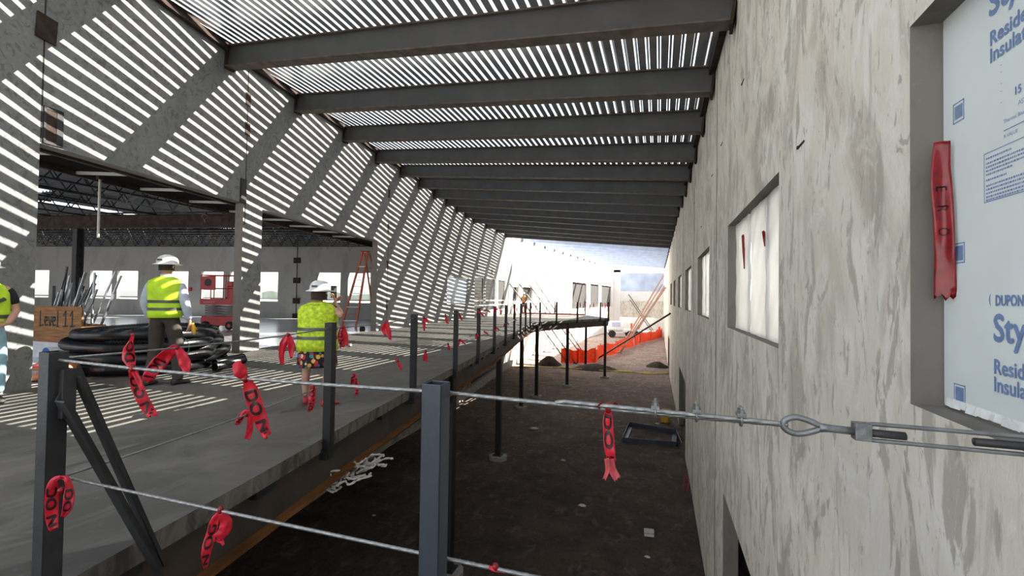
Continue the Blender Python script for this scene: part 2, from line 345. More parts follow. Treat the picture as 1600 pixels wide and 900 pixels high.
# joints between the tilt-up panels: a recessed sealant strip
def joint(name, y, path, z0, z1, side, gaps=()):
    b = MB(); x = path_x(path, y); z = z0
    for g0, g1 in list(gaps)+[(z1,z1)]:
        b.box((x-.004, y-.010, z), (x+.004, y+.010, g0)); z = g1
    return struct(b.build(name, M['gap']))
for i, y in enumerate((8.3, 13.6, 18.9, 24.2, 29.5)): joint('trim_%d' % (i+1), y, RIGHT_PATH, ZG, 5.6, 1)
for i, (y, z0) in enumerate(((4.10,3.52),(8.21,3.0),(15.95,0),(21.5,0),(27.0,0))): joint('trim_%d' % (i+6), y, LEFT_PATH, z0, 6.9, -1)
# chamfer strips round the near window opening
# rear of the lower opening: basement passage behind the right wall
b = MB(); b.box((2.6,-9,ZG),(2.8,45,-1.0)); b.box((1.1,-9,-1.0),(2.8,45,-.85)); b.box((1.1,-9,ZG-.2),(2.8,45,ZG+.01)); struct(b.build('wall_basement', M['conc_left']))
# anchor pins in the right wall
for (x,y) in ((1252,226),(1161,128),(1128,225),(1113,274),(1096,354),(1085,317),(1078,365)):
    p = on_x(x,y,.9); yy = p.y
    X = RX(yy); b = MB(); b.box((X-.006,yy-.075,p.z-.006),(X+.01,yy+.075,p.z+.007)); b.box((X-.010,yy+.05,p.z-.010),(X-.002,yy+.075,p.z+.010))
    tag(b.build('lifting_pin', M['rust'], local=(X,yy,p.z)), 'rusty lifting pin in the pale wall, %s' % {1252:'between the foam window and the three-board window',1161:'high beside the second roof beam',1128:'high beside the fourth roof beam',1113:'just over the joint past the three-board window',1096:'over the second boarded window',1085:'above the first far joint',1078:'over the third boarded window'}[x], 'pin', 'lifting pins in the concrete wall')
# walkway slab
EDGE = [(-2.62,1.25),(-2.71,1.5),(-2.78,1.9),(-2.93,2.8),(-3.06,3.5),(-3.22,4.3),(-3.45,5.69),(-3.79,8.03),(-4.07,9.85),(-4.40,11.92),(-4.80,14.14),(-5.16,16.04),(-5.58,18.3),(-6.02,20.8),(-6.38,22.9),(-6.52,24.2),(-6.28,25.3),(-5.85,26.4),(-5.05,28.4),(-4.3,30.1),(-3.3,32.3)]
def slab(name, poly, z0, z1, mats):
    b = MB(); n = len(poly); b.mi = 0
    b.add([(x,y,z1) for x,y in poly], [tuple(range(n))]); b.add([(x,y,z0) for x,y in poly], [tuple(range(n-1,-1,-1))])
    b.mi = 1
    for i in range(n):
        p, q = poly[i], poly[(i+1)%n]; b.add([(p[0],p[1],z0),(q[0],q[1],z0),(q[0],q[1],z1),(p[0],p[1],z1)], [(0,1,2,3)])
    return struct(b.build(name, mats))
walk = EDGE+[(-5.6,37.2),(-11.6,37.2)]+[(LX(y)+.0,y) for y in (36.5,27,21.5,15.95,8.2,4.09,1)]+[(-7.4,-8),(.88,-8),(.88,1.22),(-2.62,1.22)]
slab('floor_walkway', walk, -.13, 0, [M['conc_slab'], M['conc_edge']])
A_FW, B_FW = V((-42,16.94,0)), V((-12.0,22.56,0))
room = [(LX(y)-.0,y) for y in (1,4.09,8.2,15.95,21.5,23)]+[(-11.2,23.2),(-42,17.4),(-42,-8),(-7.4,-8)]
slab('floor_hall', room, -.13, -.001, [M['conc_hall'], M['conc_edge']])
# ground
b = MB(); nx, ny = 90, 150
def gx(i): return -34+68*i/nx if False else -30+60*(i/nx)
for j in range(ny+1):
    for i in range(nx+1):
        x = -14+16*i/nx; y = -8+98*(j/ny)**1.6
        h = (noise.noise(V((x*.8,y*.8,0)))*.05+noise.noise(V((x*2.6,y*2.6,3)))*.03)*(1 if x < .2 else .3)
        b.v.append(V((x,y,ZG-.04+h)))
b.f = [(j*(nx+1)+i,j*(nx+1)+i+1,(j+1)*(nx+1)+i+1,(j+1)*(nx+1)+i) for j in range(ny) for i in range(nx)]; b.fm = [0]*len(b.f)
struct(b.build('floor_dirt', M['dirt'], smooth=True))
b = MB(); b.add([(-400,-200,ZG-.3),(400,-200,ZG-.3),(400,600,ZG-.3),(-400,600,ZG-.3)], [(0,1,2,3)]); struct(b.build('floor_site', plain('pale_site_ground',(.68,.66,.62),.95,var=.2,scale=.2)))
b = MB(); b.box((2.8,-60,-1.2),(120,130,-1.0)); struct(b.build('floor_yard', bpy.data.materials['pale_site_ground']))
b = MB(); b.box((-160,23.6,-1.2),(-12.5,140,-1.0)); b.box((-160,-60,-1.2),(-42.3,23.6,-1.0)); struct(b.build('floor_field', bpy.data.materials['pale_site_ground']))
# interior hall: far wall with window openings, end wall
def lerp_fw(x): t = (x-A_FW.x)/(B_FW.x-A_FW.x); return A_FW+(B_FW-A_FW)*t
fw_wins = [(-37.4,-36.0),(-33.15,-31.65),(-31.3,-29.9),(-28.0,-26.6),(-25.75,-24.35),(-23.95,-22.55),(-22.3,-20.95),(-18.55,-17.2),(-16.75,-15.45)]
DF = (B_FW-A_FW).normalized(); LF = (B_FW-A_FW).length
b = MB(); xs = sorted([A_FW.x,B_FW.x]+[q for w in fw_wins for q in w]); zs = [ZG,.93,2.62,5.3]; NF = V((-DF.y,DF.x,0))
for i in range(len(xs)-1):
    inw = any(w[0]-1e-6 <= xs[i] and xs[i+1] <= w[1]+1e-6 for w in fw_wins)
    for j in range(3):
        if inw and j == 1: continue
        p, q = lerp_fw(xs[i]), lerp_fw(xs[i+1])
        vs = [(r.x+k*NF.x*.2,r.y+k*NF.y*.2,z) for k in (0,1) for r,z in ((p,zs[j]),(q,zs[j]),(q,zs[j+1]),(p,zs[j+1]))]
        b.add(vs, [(0,1,2,3),(7,6,5,4),(0,4,5,1),(1,5,6,2),(2,6,7,3),(3,7,4,0)])
struct(b.build('wall_back', M['conc_back']))
b = MB(); b.box((-42.2,-8,ZG),(-42,17.2,5.3)); struct(b.build('wall_end', M['conc_left']))
for i, (x0, x1) in enumerate(fw_wins):          # guard rail across each opening outside
    p, q = lerp_fw(x0)+NF*.15, lerp_fw(x1)+NF*.15; b = MB(); b.bar((p.x,p.y,1.06),(q.x,q.y,1.06),.03,.05); struct(b.build('trim_%d' % (20+i), M['brace']))
p = lerp_fw(-19.8); b = MB()
for z in (3.3,2.15,.98,.1): b.box((p.x-.22,p.y-.06,z-.16),(p.x+.22,p.y+.02,z+.16))
b.box((p.x-.015,p.y-.03,0),(p.x+.015,p.y,4.8)); struct(b.build('trim_30', M['rust']))
for x in (-28.9,-24.6,-22.0,-18.9): 
    pass
p = lerp_fw(-26.4); b = MB(); b.box((p.x-.09,p.y-.08,1.45),(p.x+.09,p.y-.005,1.66)); b.box((p.x-.05,p.y-.1,1.5),(p.x+.05,p.y-.08,1.6))
tag(b.build('alarm_box', M['red_box'], local=(p.x,p.y,1.55)), 'small red box on the far hall wall beside the red lift', 'alarm')
# hall roof deck: corrugated sheets with a few left out, open to the sky
b = MB(); random.seed(3)
for i in range(38):
    x0 = -41.8+i*.80
    for j in range(5):
        y0 = -8+j*6.2
        if random.random() < .13 and x0 < -16: continue
        y1 = min(y0+6.2, lerp_fw(x0).y)
        x1 = min(x0+.80, LX(max(y0,-8))-.3)
        if x1 <= x0: continue
        for k in range(4):
            xa = x0+(x1-x0)*k/4; xb = x0+(x1-x0)*(k+.55)/4; xc = x0+(x1-x0)*(k+1)/4
            b.add([(xa,y0,5.0),(xb,y0,5.0),(xb,y0,5.05),(xc,y0,5.05),(xa,y1,5.0),(xb,y1,5.0),(xb,y1,5.05),(xc,y1,5.05)], [(0,1,5,4),(1,2,6,5),(2,3,7,6)])
            b.add([(xc,y0,5.0),(xc,y1,5.0),(xc,y1,5.05),(xc,y0,5.05)], [(0,1,2,3)])
struct(b.build('ceiling_hall', M['deck_in']))
# ------------------------------------------------------------------ roof: beams and open-rib deck
RB = [(.9,6.34,4.91),(.9,8.7,5.03),(.9,10.5,4.97),(.9,12.6,4.97),(.9,14.75,5.0),(.88,16.8,5.0),(.86,19.0,5.04),(.83,21.7,5.12),(.81,24.1,5.12),(.79,25.8,5.06),(.77,28.0,5.04),(.75,30.0,5.0),(.73,32.0,4.98),(.71,33.6,4.94)]
LB = [(-9.14,7.59,6.37),(-9.54,10.02,6.38),(-9.92,12.49,6.42),(-10.27,14.79,6.40),(-10.56,16.97,6.46),(-10.77,18.92,6.43),(-10.97,20.78,6.37),(-11.11,22.45,6.31),(-11.2,23.98,6.24),(-11.3,25.47,6.17),(-11.38,26.95,6.10),(-11.52,29.5,6.13),(-11.64,32.0,6.18),(-11.75,34.4,6.13)]
behind_R = [(.9,4.0,4.88),(.9,1.7,4.86)]
behind_L = [(LX(5.1),5.1,6.36),(LX(2.7),2.7,6.35)]
allR = behind_R[::-1]+RB; allL = behind_L[::-1]+LB
HB = .47
def beam(Rp, Lp, label, group='steel roof beams', pale=False):
    A, B = V(Lp), V(Rp); d = (B-A).normalized(); A = A+d*.03; B = B-d*.05
    t = thing('roof_beam', label, 'beam', A, 0, group)
    up = V((0,0,1)); sd = d.cross(up).normalized(); u = sd.cross(d).normalized()
    L_ = (B-A).length
    w = MB(); w.bar(d*.02+u*(HB/2), d*(L_-.02)+u*(HB/2), .12, HB-.04, up=u); w.build('web', M['beam_haze' if pale else 'beam'], t)
    f = MB(); f.bar(u*.012, d*L_+u*.012, .25, .024, up=u); f.build('bottom_flange', M['beam_haze' if pale else 'beam_flange'], t)
    f = MB(); f.bar(u*(HB-.012), d*L_+u*(HB-.012), .25, .024, up=u); f.build('top_flange', M['beam_flange'], t)
    for p, s in ((A, 0), (B, 1)):
        e = MB(); q = d*(0.0 if s == 0 else L_-.0)
        e.bar(q+d*(-.0 if s == 0 else -.02)+u*(HB/2-.02), q+d*(.03 if s == 0 else .02)+u*(HB/2-.02), .26, HB+.06, up=u)
        e.bar(q+d*(.02 if s == 0 else -.22)+u*(HB/2)-sd*.07, q+d*(.20 if s == 0 else -.02)+u*(HB/2)-sd*.07, .02, HB*.7, up=u)
        e.build('end_plate', M['rust'], t)
    return t
near_words = ['nearest steel roof beam, its pale-wall end cut by the top of the view']+['%s steel roof beam from the camera' % ORD[i] for i in range(1,14)]
for i in range(14): beam(RB[i], LB[i], near_words[i] if i == 0 else near_words[i]+', spanning between the two concrete walls')
for i, (r_, l_) in enumerate(zip(behind_R[:1], behind_L[:1])): beam(r_, l_, 'steel roof beam overhead, before the nearest beam seen')
# roof and left wall stop short; unseen rear left open for sky fill
def zroof(i, x):
    (xr,yr,zr),(xl,yl,zl) = allR[i], allL[i]; t = (x-xl)/(xr-xl); return yl+(yr-yl)*t, zl+(zr-zl)*t+HB+.005
PITCH_D = .187; b = MB(); b2 = MB(); k = 0; nb = len(allR)
for k in range(66):
    xc = .80-k*PITCH_D
    for i in range(nb-1):
        y0, z0 = zroof(i, xc); y1, z1 = zroof(i+1, xc)
        xl0, xl1 = LX(y0), LX(y1)
        if xc < max(xl0, xl1)-.0:
            if xc < min(xl0, xl1): continue
            tt = (xl0-xc)/(xl0-xl1) if xl0 != xl1 else 0      # where the strip meets the curved wall
            if xl1 < xl0: y0, z0 = y0+(y1-y0)*max(0,min(1,tt)), z0+(z1-z0)*max(0,min(1,tt))
        sl = (allR[i][2]-allL[i][2])/(allR[i][0]-allL[i][0])
        def strip(bb, xa, xb, dz, th):
            za, zb = sl*(xa-xc), sl*(xb-xc)
            bb.add([(xa,y0,z0+za+dz),(xb,y0,z0+zb+dz),(xb,y0,z0+zb+dz+th),(xa,y0,z0+za+dz+th),(xa,y1,z1+za+dz),(xb,y1,z1+zb+dz),(xb,y1,z1+zb+dz+th),(xa,y1,z1+za+dz+th)],
                   [(0,1,2,3),(7,6,5,4),(0,4,5,1),(1,5,6,2),(2,6,7,3),(3,7,4,0)])
        w = PITCH_D*.325
        strip(b, xc-w, xc+w, 0, .002)
        strip(b, xc-w, xc-w+.003, 0, .006); strip(b, xc+w-.003, xc+w, 0, .006)
        b.mi = 1; u = PITCH_D*.10; strip(b, xc+PITCH_D/2-u, xc+PITCH_D/2+u, .08, .003); b.mi = 0
struct(b.build('ceiling_deck', [M['deck'], M['deck_top']]))
# rusty ledger angles that carry the deck along both walls
for nm, PB, dx in (('trim_40', allL, .05), ('trim_41', allR, -.05)):
    b = MB()
    for p, q in zip(PB, PB[1:]):
        b.bar((p[0]+dx,p[1],p[2]+HB-.05),(q[0]+dx,q[1],q[2]+HB-.05),.11,.17)
    struct(b.build(nm, M['rust']))
# open beams beyond the end of the deck
FARL = [(-11.6,38.6,6.3),(-11.3,41.6,6.3),(-11.0,44.6,6.3),(-10.72,47.6,6.3),(-10.4,50.6,6.3),(-10.1,53.6,6.3),(-9.77,56.6,6.3),(-9.47,59.6,6.3),(-9.16,62.6,6.3),(-8.85,65.6,6.3)]
FARR = [(.70,36.6,4.98),(.69,39.4,5.0),(.69,42.3,5.05),(.69,45.2,5.1),(.68,48.2,5.15),(.68,51.2,5.2),(.67,54.2,5.3),(.67,57.4,5.35),(.66,60.5,5.4),(.66,64.0,5.5)]
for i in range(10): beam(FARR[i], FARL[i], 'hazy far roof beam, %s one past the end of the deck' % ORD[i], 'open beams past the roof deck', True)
# embed plates and block-outs on the left wall
def wall_frame(x, y, path=LEFT_PATH): 
    e = .2; d = V((path_x(path,y+e)-path_x(path,y-e), 2*e, 0)).normalized(); return V((path_x(path,y),y,0)), d, V((d.y,-d.x,0))
def plate(name, y, z, w, h, t, mat, label, cat, group, tilt=0):
    p, d, n = wall_frame(x=0,y=y); b = MB(); c, s = math.cos(tilt), math.sin(tilt)
    q = lambda a, z_, o: d*(a*c-z_*s)+V((0,0,1))*(a*s+z_*c)+n*o
    vs = [q(a,z_,o) for o in (-.01,t) for a,z_ in ((-w/2,-h/2),(w/2,-h/2),(w/2,h/2),(-w/2,h/2))]
    b.add(vs, [(0,1,2,3),(7,6,5,4),(0,4,5,1),(1,5,6,2),(2,6,7,3),(3,7,4,0)])
    o = b.build(name, mat); o.location = p+V((0,0,z)); return tag(o, label, cat, group)
plate('embed_plate', 4.11, 5.17, .27, .36, .03, M['rust'], 'tilted dark rusty steel plate over the nearest wall joint', 'plate', 'embed plates on the striped wall', -.05)
for y, z, w, h, t_ in ((8.22,5.95,.16,.30,'upper of two by the joint over the concrete pier'),(8.22,5.25,.16,.30,'lower of two by the joint over the concrete pier'),(15.95,5.5,.14,.34,'topmost of four up the third joint'),(15.95,4.1,.14,.34,'second from the top up the third joint'),(15.95,2.6,.14,.34,'third from the top up the third joint'),(15.95,1.0,.14,.34,'lowest of four up the third joint'),(27.9,3.25,.2,.3,'first of two over the dark glazing'),(31.0,3.2,.2,.3,'second of two over the dark glazing')):
    plate('embed_plate', y, z, w, h, .012, M['rust'], 'small rusty embed plate, '+t_, 'plate', 'embed plates on the striped wall')
# block-out pocket with a rusty box beside the first opening
p, d, n = wall_frame(0, 4.235); b = MB()
for a0,a1,z0,z1 in ((-.12,.14,3.52,3.56),(-.12,.14,4.02,4.06),(-.12,-.09,3.52,4.06),(.05,.14,3.52,4.06)):
    vs = [d*a+n*o+V((0,0,z)) for o in (-.0,.018) for a,z in ((a0,z0),(a1,z0),(a1,z1),(a0,z1))]; b.add(vs, [(0,1,2,3),(7,6,5,4),(0,4,5,1),(1,5,6,2),(2,6,7,3),(3,7,4,0)])
t = thing('wall_pocket', 'rusty box pocket in the striped wall above the corner of the hall opening', 'bracket', p)
b.build('frame', M['steel_dark'], t)
b = MB(); vs = [d*a+n*o+V((0,0,z)) for o in (.0,.012) for a,z in ((-.09,3.56),(.05,3.56),(.05,4.02),(-.09,4.02))]; b.add(vs, [(0,1,2,3),(7,6,5,4),(0,4,5,1),(1,5,6,2),(2,6,7,3),(3,7,4,0)]); b.build('plate', M['rust'], t)
p, d, n = wall_frame(0, 8.13); b = MB(); vs = [d*a+n*o+V((0,0,z)) for o in (-.02,.03) for a,z in ((-.1,3.48),(.08,3.48),(.08,4.05),(-.1,4.05))]; b.add(vs, [(0,1,2,3),(7,6,5,4),(0,4,5,1),(1,5,6,2),(2,6,7,3),(3,7,4,0)])
o = b.build('pocket_plate', M['steel_dark']); o.location = p; tag(o, 'dark steel pocket plate at the head of the concrete pier', 'bracket')
# ------------------------------------------------------------------ hall steelwork behind the openings
def off_wall(y, o): return V((LX(y)-o, y, 0))
b = MB()                                        # dark closed soffit just inside the heads
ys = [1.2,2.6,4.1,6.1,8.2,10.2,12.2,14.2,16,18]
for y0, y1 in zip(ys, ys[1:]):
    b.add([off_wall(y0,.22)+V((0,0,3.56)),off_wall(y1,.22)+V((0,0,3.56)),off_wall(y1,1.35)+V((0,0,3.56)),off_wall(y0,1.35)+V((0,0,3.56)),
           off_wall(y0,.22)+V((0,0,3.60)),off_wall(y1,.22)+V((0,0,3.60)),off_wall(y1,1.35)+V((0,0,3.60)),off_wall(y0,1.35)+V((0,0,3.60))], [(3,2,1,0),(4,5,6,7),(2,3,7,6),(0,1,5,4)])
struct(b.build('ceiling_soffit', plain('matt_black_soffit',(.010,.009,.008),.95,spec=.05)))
b = MB()
for y0, y1 in zip(ys, ys[1:]):
    b.bar(off_wall(y0,1.38)+V((0,0,3.52)), off_wall(y1,1.38)+V((0,0,3.52)), .06, .10)
    b.bar(off_wall(y0,.3)+V((0,0,3.53)), off_wall(y1,.3)+V((0,0,3.53)), .08, .14)
struct(b.build('trim_45', M['rust']))
for i in range(9):
    y = 4.6+i*1.22; b = MB(); A, B = off_wall(y,.25)+V((0,0,3.53)), off_wall(y-.42,1.36)+V((0,0,3.53)); b.bar(V((0,0,0)), B-A, .05, .05)
    o = b.build('soffit_strut', M['white_pipe']); o.location = A
    tag(o, 'pale strut under the soffit inside the hall openings, %s from the near end' % ORD[i], 'strut', 'struts under the hall soffit')
GD = V((.983,.185,0)).normalized(); GA = V((-34,9.7,0))                 # girder line across the hall
def gird_y(x): return GA.y+(x-GA.x)*GD.y/GD.x
def joist(A, B, h, label, group):
    A, B = V(A), V(B); t = thing('bar_joist', label, 'joist', A, 0, group); d = B-A; L_ = d.length; d = d/L_; up = V((0,0,1))
    c = MB(); c.bar(V((0,0,0)), d*L_, .06, .05); c.build('bottom_chord', M['joist'], t)
    c = MB(); c.bar(up*h, d*L_+up*h, .07, .05); c.build('top_chord', M['joist'], t)
    n = max(2, int(L_/.75)); c = MB()
    for i in range(n):
        p0 = d*(L_*i/n); pm = d*(L_*(i+.5)/n)+up*h; p1 = d*(L_*(i+1)/n)
        c.bar(p0, pm, .028, .028); c.bar(pm, p1, .028, .028)
    c.build('web_bars', M['joist'], t)
for i in range(13):
    x = -12.3-i*1.55
    y1 = gird_y(x)-.15; y0 = max(-6, -2)
    joist((x, y0, 4.36), (x, y1, 4.36), .58, 'dark bar joist running towards the rusty girder, %s from the striped wall' % ORD[i], 'hall joists before the girder')
for i in range(11):
    o = .7+i*.75; A = V((-34,gird_y(-34),0))+V((-GD.y,GD.x,0))*o+V((0,0,4.0)); xe = -13.2; B = A+GD*((xe-A.x)/GD.x)
    if B.y > lerp_fw(xe).y-.4: 
        break
    joist(A, B, .60, 'dark bar joist beyond the rusty girder, %s past it' % ORD[i], 'hall joists beyond the girder')
t = thing('roof_girder', 'brown rusty girder crossing the hall under the joists', 'girder', (GA.x,GA.y,3.88))
b = MB(); L_ = (-11.6-GA.x)/GD.x; b.bar(GD*0+V((0,0,.25)), GD*L_+V((0,0,.25)), .03, .5); b.build('web', M['rust'], t)
b = MB(); b.bar(V((0,0,.01)), GD*L_+V((0,0,.01)), .24, .03); b.build('bottom_flange', M['rust'], t)
b = MB(); b.bar(V((0,0,.49)), GD*L_+V((0,0,.49)), .24, .03); b.build('top_flange', M['rust'], t)
P_COL = on_seg(112, GA, GA+GD*20)
def column_in(x, label):
    t = thing('hall_column', label, 'column', (x,gird_y(x),0))
    b = MB(); b.ibeam((0,0,.03),(0,0,3.875),.26,.26,.03,.03,up=(0,1,0)); b.build('shaft', M['steel_dark'], t)
    b = MB(); b.box((-.22,-.22,0),(.22,.22,.03)); b.build('base_plate', M['steel_dark'], t)
column_in(P_COL.x, 'dark steel column carrying the girder, behind the heap of scrap in the plywood crate')
# hanging conduit and wire loops
t = thing('hanging_conduit', 'grey conduit pipe hanging from the soffit in the near hall opening', 'pipe', (-9.9,5.66,2.38))
b = MB(); b.tube([(0,0,0),(0,0,1.14)], .021, 10); b.build('pipe', M['white_pipe'], t); b = MB(); b.box((-.04,-.04,1.08),(.04,.04,1.16)); b.build('clamp', M['rust'], t)
for nm, q, X in (('by the red lift',(320,335),-13.6),('in the middle of the near opening',(203,312),-13.0),('beside the orange stepladder',(547,384),-12.2),('above the person in the dotted skirt',(512,380),-12.6)):
    p = on_x(*q, X); t = thing('wire_loop', 'wire loop hanging from the hall roof, '+nm, 'wire', p, 0, 'hanging wire loops')
    b = MB(); b.tube([(.07*math.cos(a),0.05*math.sin(a*2),-.12+.11*math.sin(a)) for a in [2*math.pi*k/18 for k in range(19)]], .008, 6); b.build('loop', M['brace'], t)
    b = MB(); b.tube([(0,0,-.02),(.01,.01,4.3-p.z if p.z < 4.3 else .2)], .005, 6); b.build('hanger', M['brace'], t)
# ------------------------------------------------------------------ steel under the walkway edge
def edge_off(i, o):
    p, q = V((*EDGE[max(i-1,0)],0)), V((*EDGE[min(i+1,len(EDGE)-1)],0)); d = (q-p).normalized(); n = V((-d.y,d.x,0)); return V((*EDGE[i],0))+n*o
def edge_at(y):
    for p, q in zip(EDGE, EDGE[1:]):
        if p[1] <= y <= q[1]: t = (y-p[1])/(q[1]-p[1]); return V((p[0]+(q[0]-p[0])*t, y, 0))
    return V((*EDGE[-1],0))
t = thing('edge_girder', 'long curved steel girder with a rust-orange lower flange under the walkway edge', 'girder', edge_off(0,.10))
base = edge_off(0,.10); pts = [edge_off(i,.10) for i in range(len(EDGE))]
def sweep_rect(pts, w, z0, z1, off=0):
    b = MB(); rings = []
    for i, p in enumerate(pts):
        d = (pts[min(i+1,len(pts)-1)]-pts[max(i-1,0)]).normalized(); n = V((-d.y,d.x,0))
        rings.append([p+n*(off-w/2)+V((0,0,z0)), p+n*(off+w/2)+V((0,0,z0)), p+n*(off+w/2)+V((0,0,z1)), p+n*(off-w/2)+V((0,0,z1))])
    b.loft(rings, True, True, True); return b
def local(b, o): b.v = [p-V(o) for p in b.v]; return b
local(sweep_rect(pts,.02,-.50,-.13), base).build('web', plain('edge_girder_web',(.05,.038,.031),.75,var=.3,scale=3,bump=.2), t)
local(sweep_rect(pts,.20,-.525,-.50), base).build('bottom_flange', M['rust_orange'], t)
i = 0; y = 1.75; k = 0
while y < 25.2:
    p = edge_at(y); q = edge_at(y+.1); d = (q-p).normalized(); n = V((-d.y,d.x,0)); b = MB()
    A = n*.02+V((0,0,-.165)); b.bar(A, n*1.9+V((0,0,-.165)), .24, .07); o = b.build('joist_end', M['steel_black']); o.location = p
    tag(o, 'black joist seat under the walkway slab edge, %s along from the corner post' % (ORD[k] if k < 20 else 'last before the bend'), 'joist', 'joist seats under the walkway edge'); k += 1; y += 1.15 if y < 20 else 1.4
b = sweep_rect([V((-9.2,8,ZG)),V((-9.45,18,ZG)),V((-9.55,20,ZG)),V((-10.1,24.2,ZG)),V((-10.9,31,ZG)),V((-11.2,36,ZG))],.22,-.1,.42); tag(b.build('foundation_curb', M['conc_foot'], local=(-9.2,8,ZG)), 'pale concrete foundation curb on the dirt under the walkway', 'curb')
b = sweep_rect([V((-3.2,-2,ZG)),V((-3.3,2.6,ZG)),V((-3.6,5,ZG)),V((-3.95,7.5,ZG)),V((-4.35,10,ZG))],.24,3.34,3.42); tag(b.build('concrete_ledge', M['conc_edge'], local=(-3.2,-2,-.9)), 'dark stained concrete ledge just under the rust-orange girder flange', 'ledge')
for q, lab in (((778,715),'nearest of the black columns, tallest in view under the walkway'),((814,637),'second black column under the walkway'),((838,620),'black column at the bend of the walkway'),((886,603),'black column under the middle of the walkway end'),((945,590),'black column under the outer corner of the walkway end'),((915,573),'black column behind the others at the walkway end'),((700,896),'black column seen just behind the near blue-grey guard post')):
    p = on_z(*q, ZG)
    t = thing('deck_column', lab, 'column', (p.x,p.y,ZG), 0, 'black columns under the walkway')
    b = MB(); b.box((-.085,-.085,.10),(.085,.085,-ZG-.16)); b.build('shaft', M['steel_black'], t, bevel=.008)
    b = MB(); b.lathe([(0.0,-.3),(.30,-.3),(.30,.075),(.27,.09),(0,.09)], 28); b.build('footing', M['conc_foot'], t)
    b = MB(); b.box((-.15,-.15,.09),(.15,.15,.11)); b.build('base_plate', M['steel_black'], t)
# ------------------------------------------------------------------ guard posts and wire ropes
def tube_post(t, w, z0, z1, mat, th=.006):
    b = MB(); h = w/2
    for s in (-1,1):
        b.box((s*h-(th if s > 0 else 0), -h, z0),(s*h+(0 if s > 0 else th), h, z1)); b.box((-h, s*h-(th if s > 0 else 0), z0),(h, s*h+(0 if s > 0 else th), z1))
    return b.build('post_tube', mat, t, bevel=.003)
P680 = V((-.695,1.355,0)); P75 = V((-2.625,1.345,0))
t = thing('guard_post', 'near blue-grey square steel guard post standing in the foreground', 'post', P680+V((0,0,-.3)), .02)
tube_post(t, .07, .0, 1.415, M['steel_blue']); b = MB(); b.box((-.09,-.12,.0),(.09,-.037,.22)); b.build('mounting_bracket', M['steel_dark'], t)
t = thing('guard_post', 'dark corner guard post with two diagonal braces beside the near slab corner', 'post', P75+V((0,0,-.3)))
tube_post(t, .075, .0, 1.42, M['steel_dark'])
b = MB(); b.angle((.04,.045,1.30),(.01,.47,.20),.065,.007,(1,0,0),(0,.4,.9)); b.build('brace', M['steel_dark'], t)
b = MB(); b.angle((.05,-.02,1.20),(.06,.44,.15),.065,.007,(1,0,0),(0,.4,.9)); b.build('brace', M['steel_dark'], t)
b = MB(); b.box((-.03,.0,1.12),(.07,.05,1.34)); b.build('gusset', M['steel_dark'], t)
POST_X = [507.7,641.7,708.7,745,770.5,788.5,802,812,820,827.4,843,868.8,901.5,937.4,950]
POSTS = []
edge3 = [V((*p,0)) for p in EDGE]
y_lo = 2.2
def edge_px(x, y_from):
    best = None
    for a, c in zip(edge3, edge3[1:]):
        n = RIGHT*F_PX-FWD*(x-800); da, dc = (a-EYE).dot(n), (c-EYE).dot(n)
        if da*dc <= 0:
            p = a+(c-a)*(da/(da-dc))
            if p.y > y_from: return p
    return None
yl = 2.2
for x in POST_X:
    p = edge_px(x, yl)
    if p is None: p = V((*EDGE[-1],0))
    yl = p.y+.4; POSTS.append(p)
for i, p in enumerate(POSTS):
    q = edge_at(min(p.y+.3,32.2)); r0 = edge_at(max(p.y-.3,1.3)); d = (q-r0).normalized(); n = V((d.y,-d.x,0))
    lab = 'walkway edge guard post, %s' % (['right in front of the person in the dotted skirt','second from the person in the dotted skirt'][i] if i < 2 else ('%s black post along from the dotted-skirt person' % ORD[i]))
    o = p+n*.035; t = thing('guard_post', lab, 'post', (o.x,o.y,-.2), math.atan2(n.y,n.x), 'black guard posts along the walkway edge'); POSTS[i] = o
    b = MB(); b.box((-.04,-.045,0),(.04,.045,1.32)); b.build('post_tube', M['steel_black'], t, bevel=.004)
    b = MB(); b.box((-.05,-.07,-.0),(.02,.07,.1)); b.build('mounting_bracket', M['steel_black'], t)
def rope_prof(k0): return lambda th, i: 1+.16*math.cos(6*th+i*k0)
def cable(name, pts, r, label, step=.006, fine=True, parent=None, cat='cable'):
    P = []
    for a, c in zip(pts, pts[1:]):
        n = max(1, int((c-a).length/step)); P += [a+(c-a)*(k/n) for k in range(n)]
    P.append(pts[-1]); b = MB(); b.tube([p-pts[0] for p in P], r, 18 if fine else 8, prof=rope_prof(.55) if fine else None)
    o = b.build(name, M['cable'], parent, smooth=True)
    if parent is None: o.location = pts[0]; tag(o, label, cat)
    return o
CU0, CU1 = V((-2.60,1.345,1.083)), V((.405,1.352,1.079)); CE = V((.319,1.352,1.079))
CL0, CL1 = V((-2.60,1.40,.53)), V((.88,1.40,.53))
yc = 1.395
t = thing('wire_rope', 'upper foreground wire rope, doubled and clamped before the turnbuckle', 'cable', CU0)
def sag(A, B, s, n=24): return [A+(B-A)*(k/n)-V((0,0,s*4*(k/n)*(1-k/n))) for k in range(n+1)]
o = cable('rope', [p for p in sag(CU0+V((0,.0,0)), V((-.70,1.40,1.075)), .012)]+[p for p in sag(V((-.70,1.40,1.075)), CE, .004)][1:], .0062, '', .004, True, t); 
o.data.transform(Matrix.Translation(V((0,0,0))))
e0 = on_seg(868, V((-.70,1.40,1.075)), CU1)
cable('rope_tail', [e0+V((0,0,.002)), e0+V((.03,-.012,.010)), CE+V((-.02,-.012,.006))], .0062, '', .004, True, t).location = (e0-CU0)
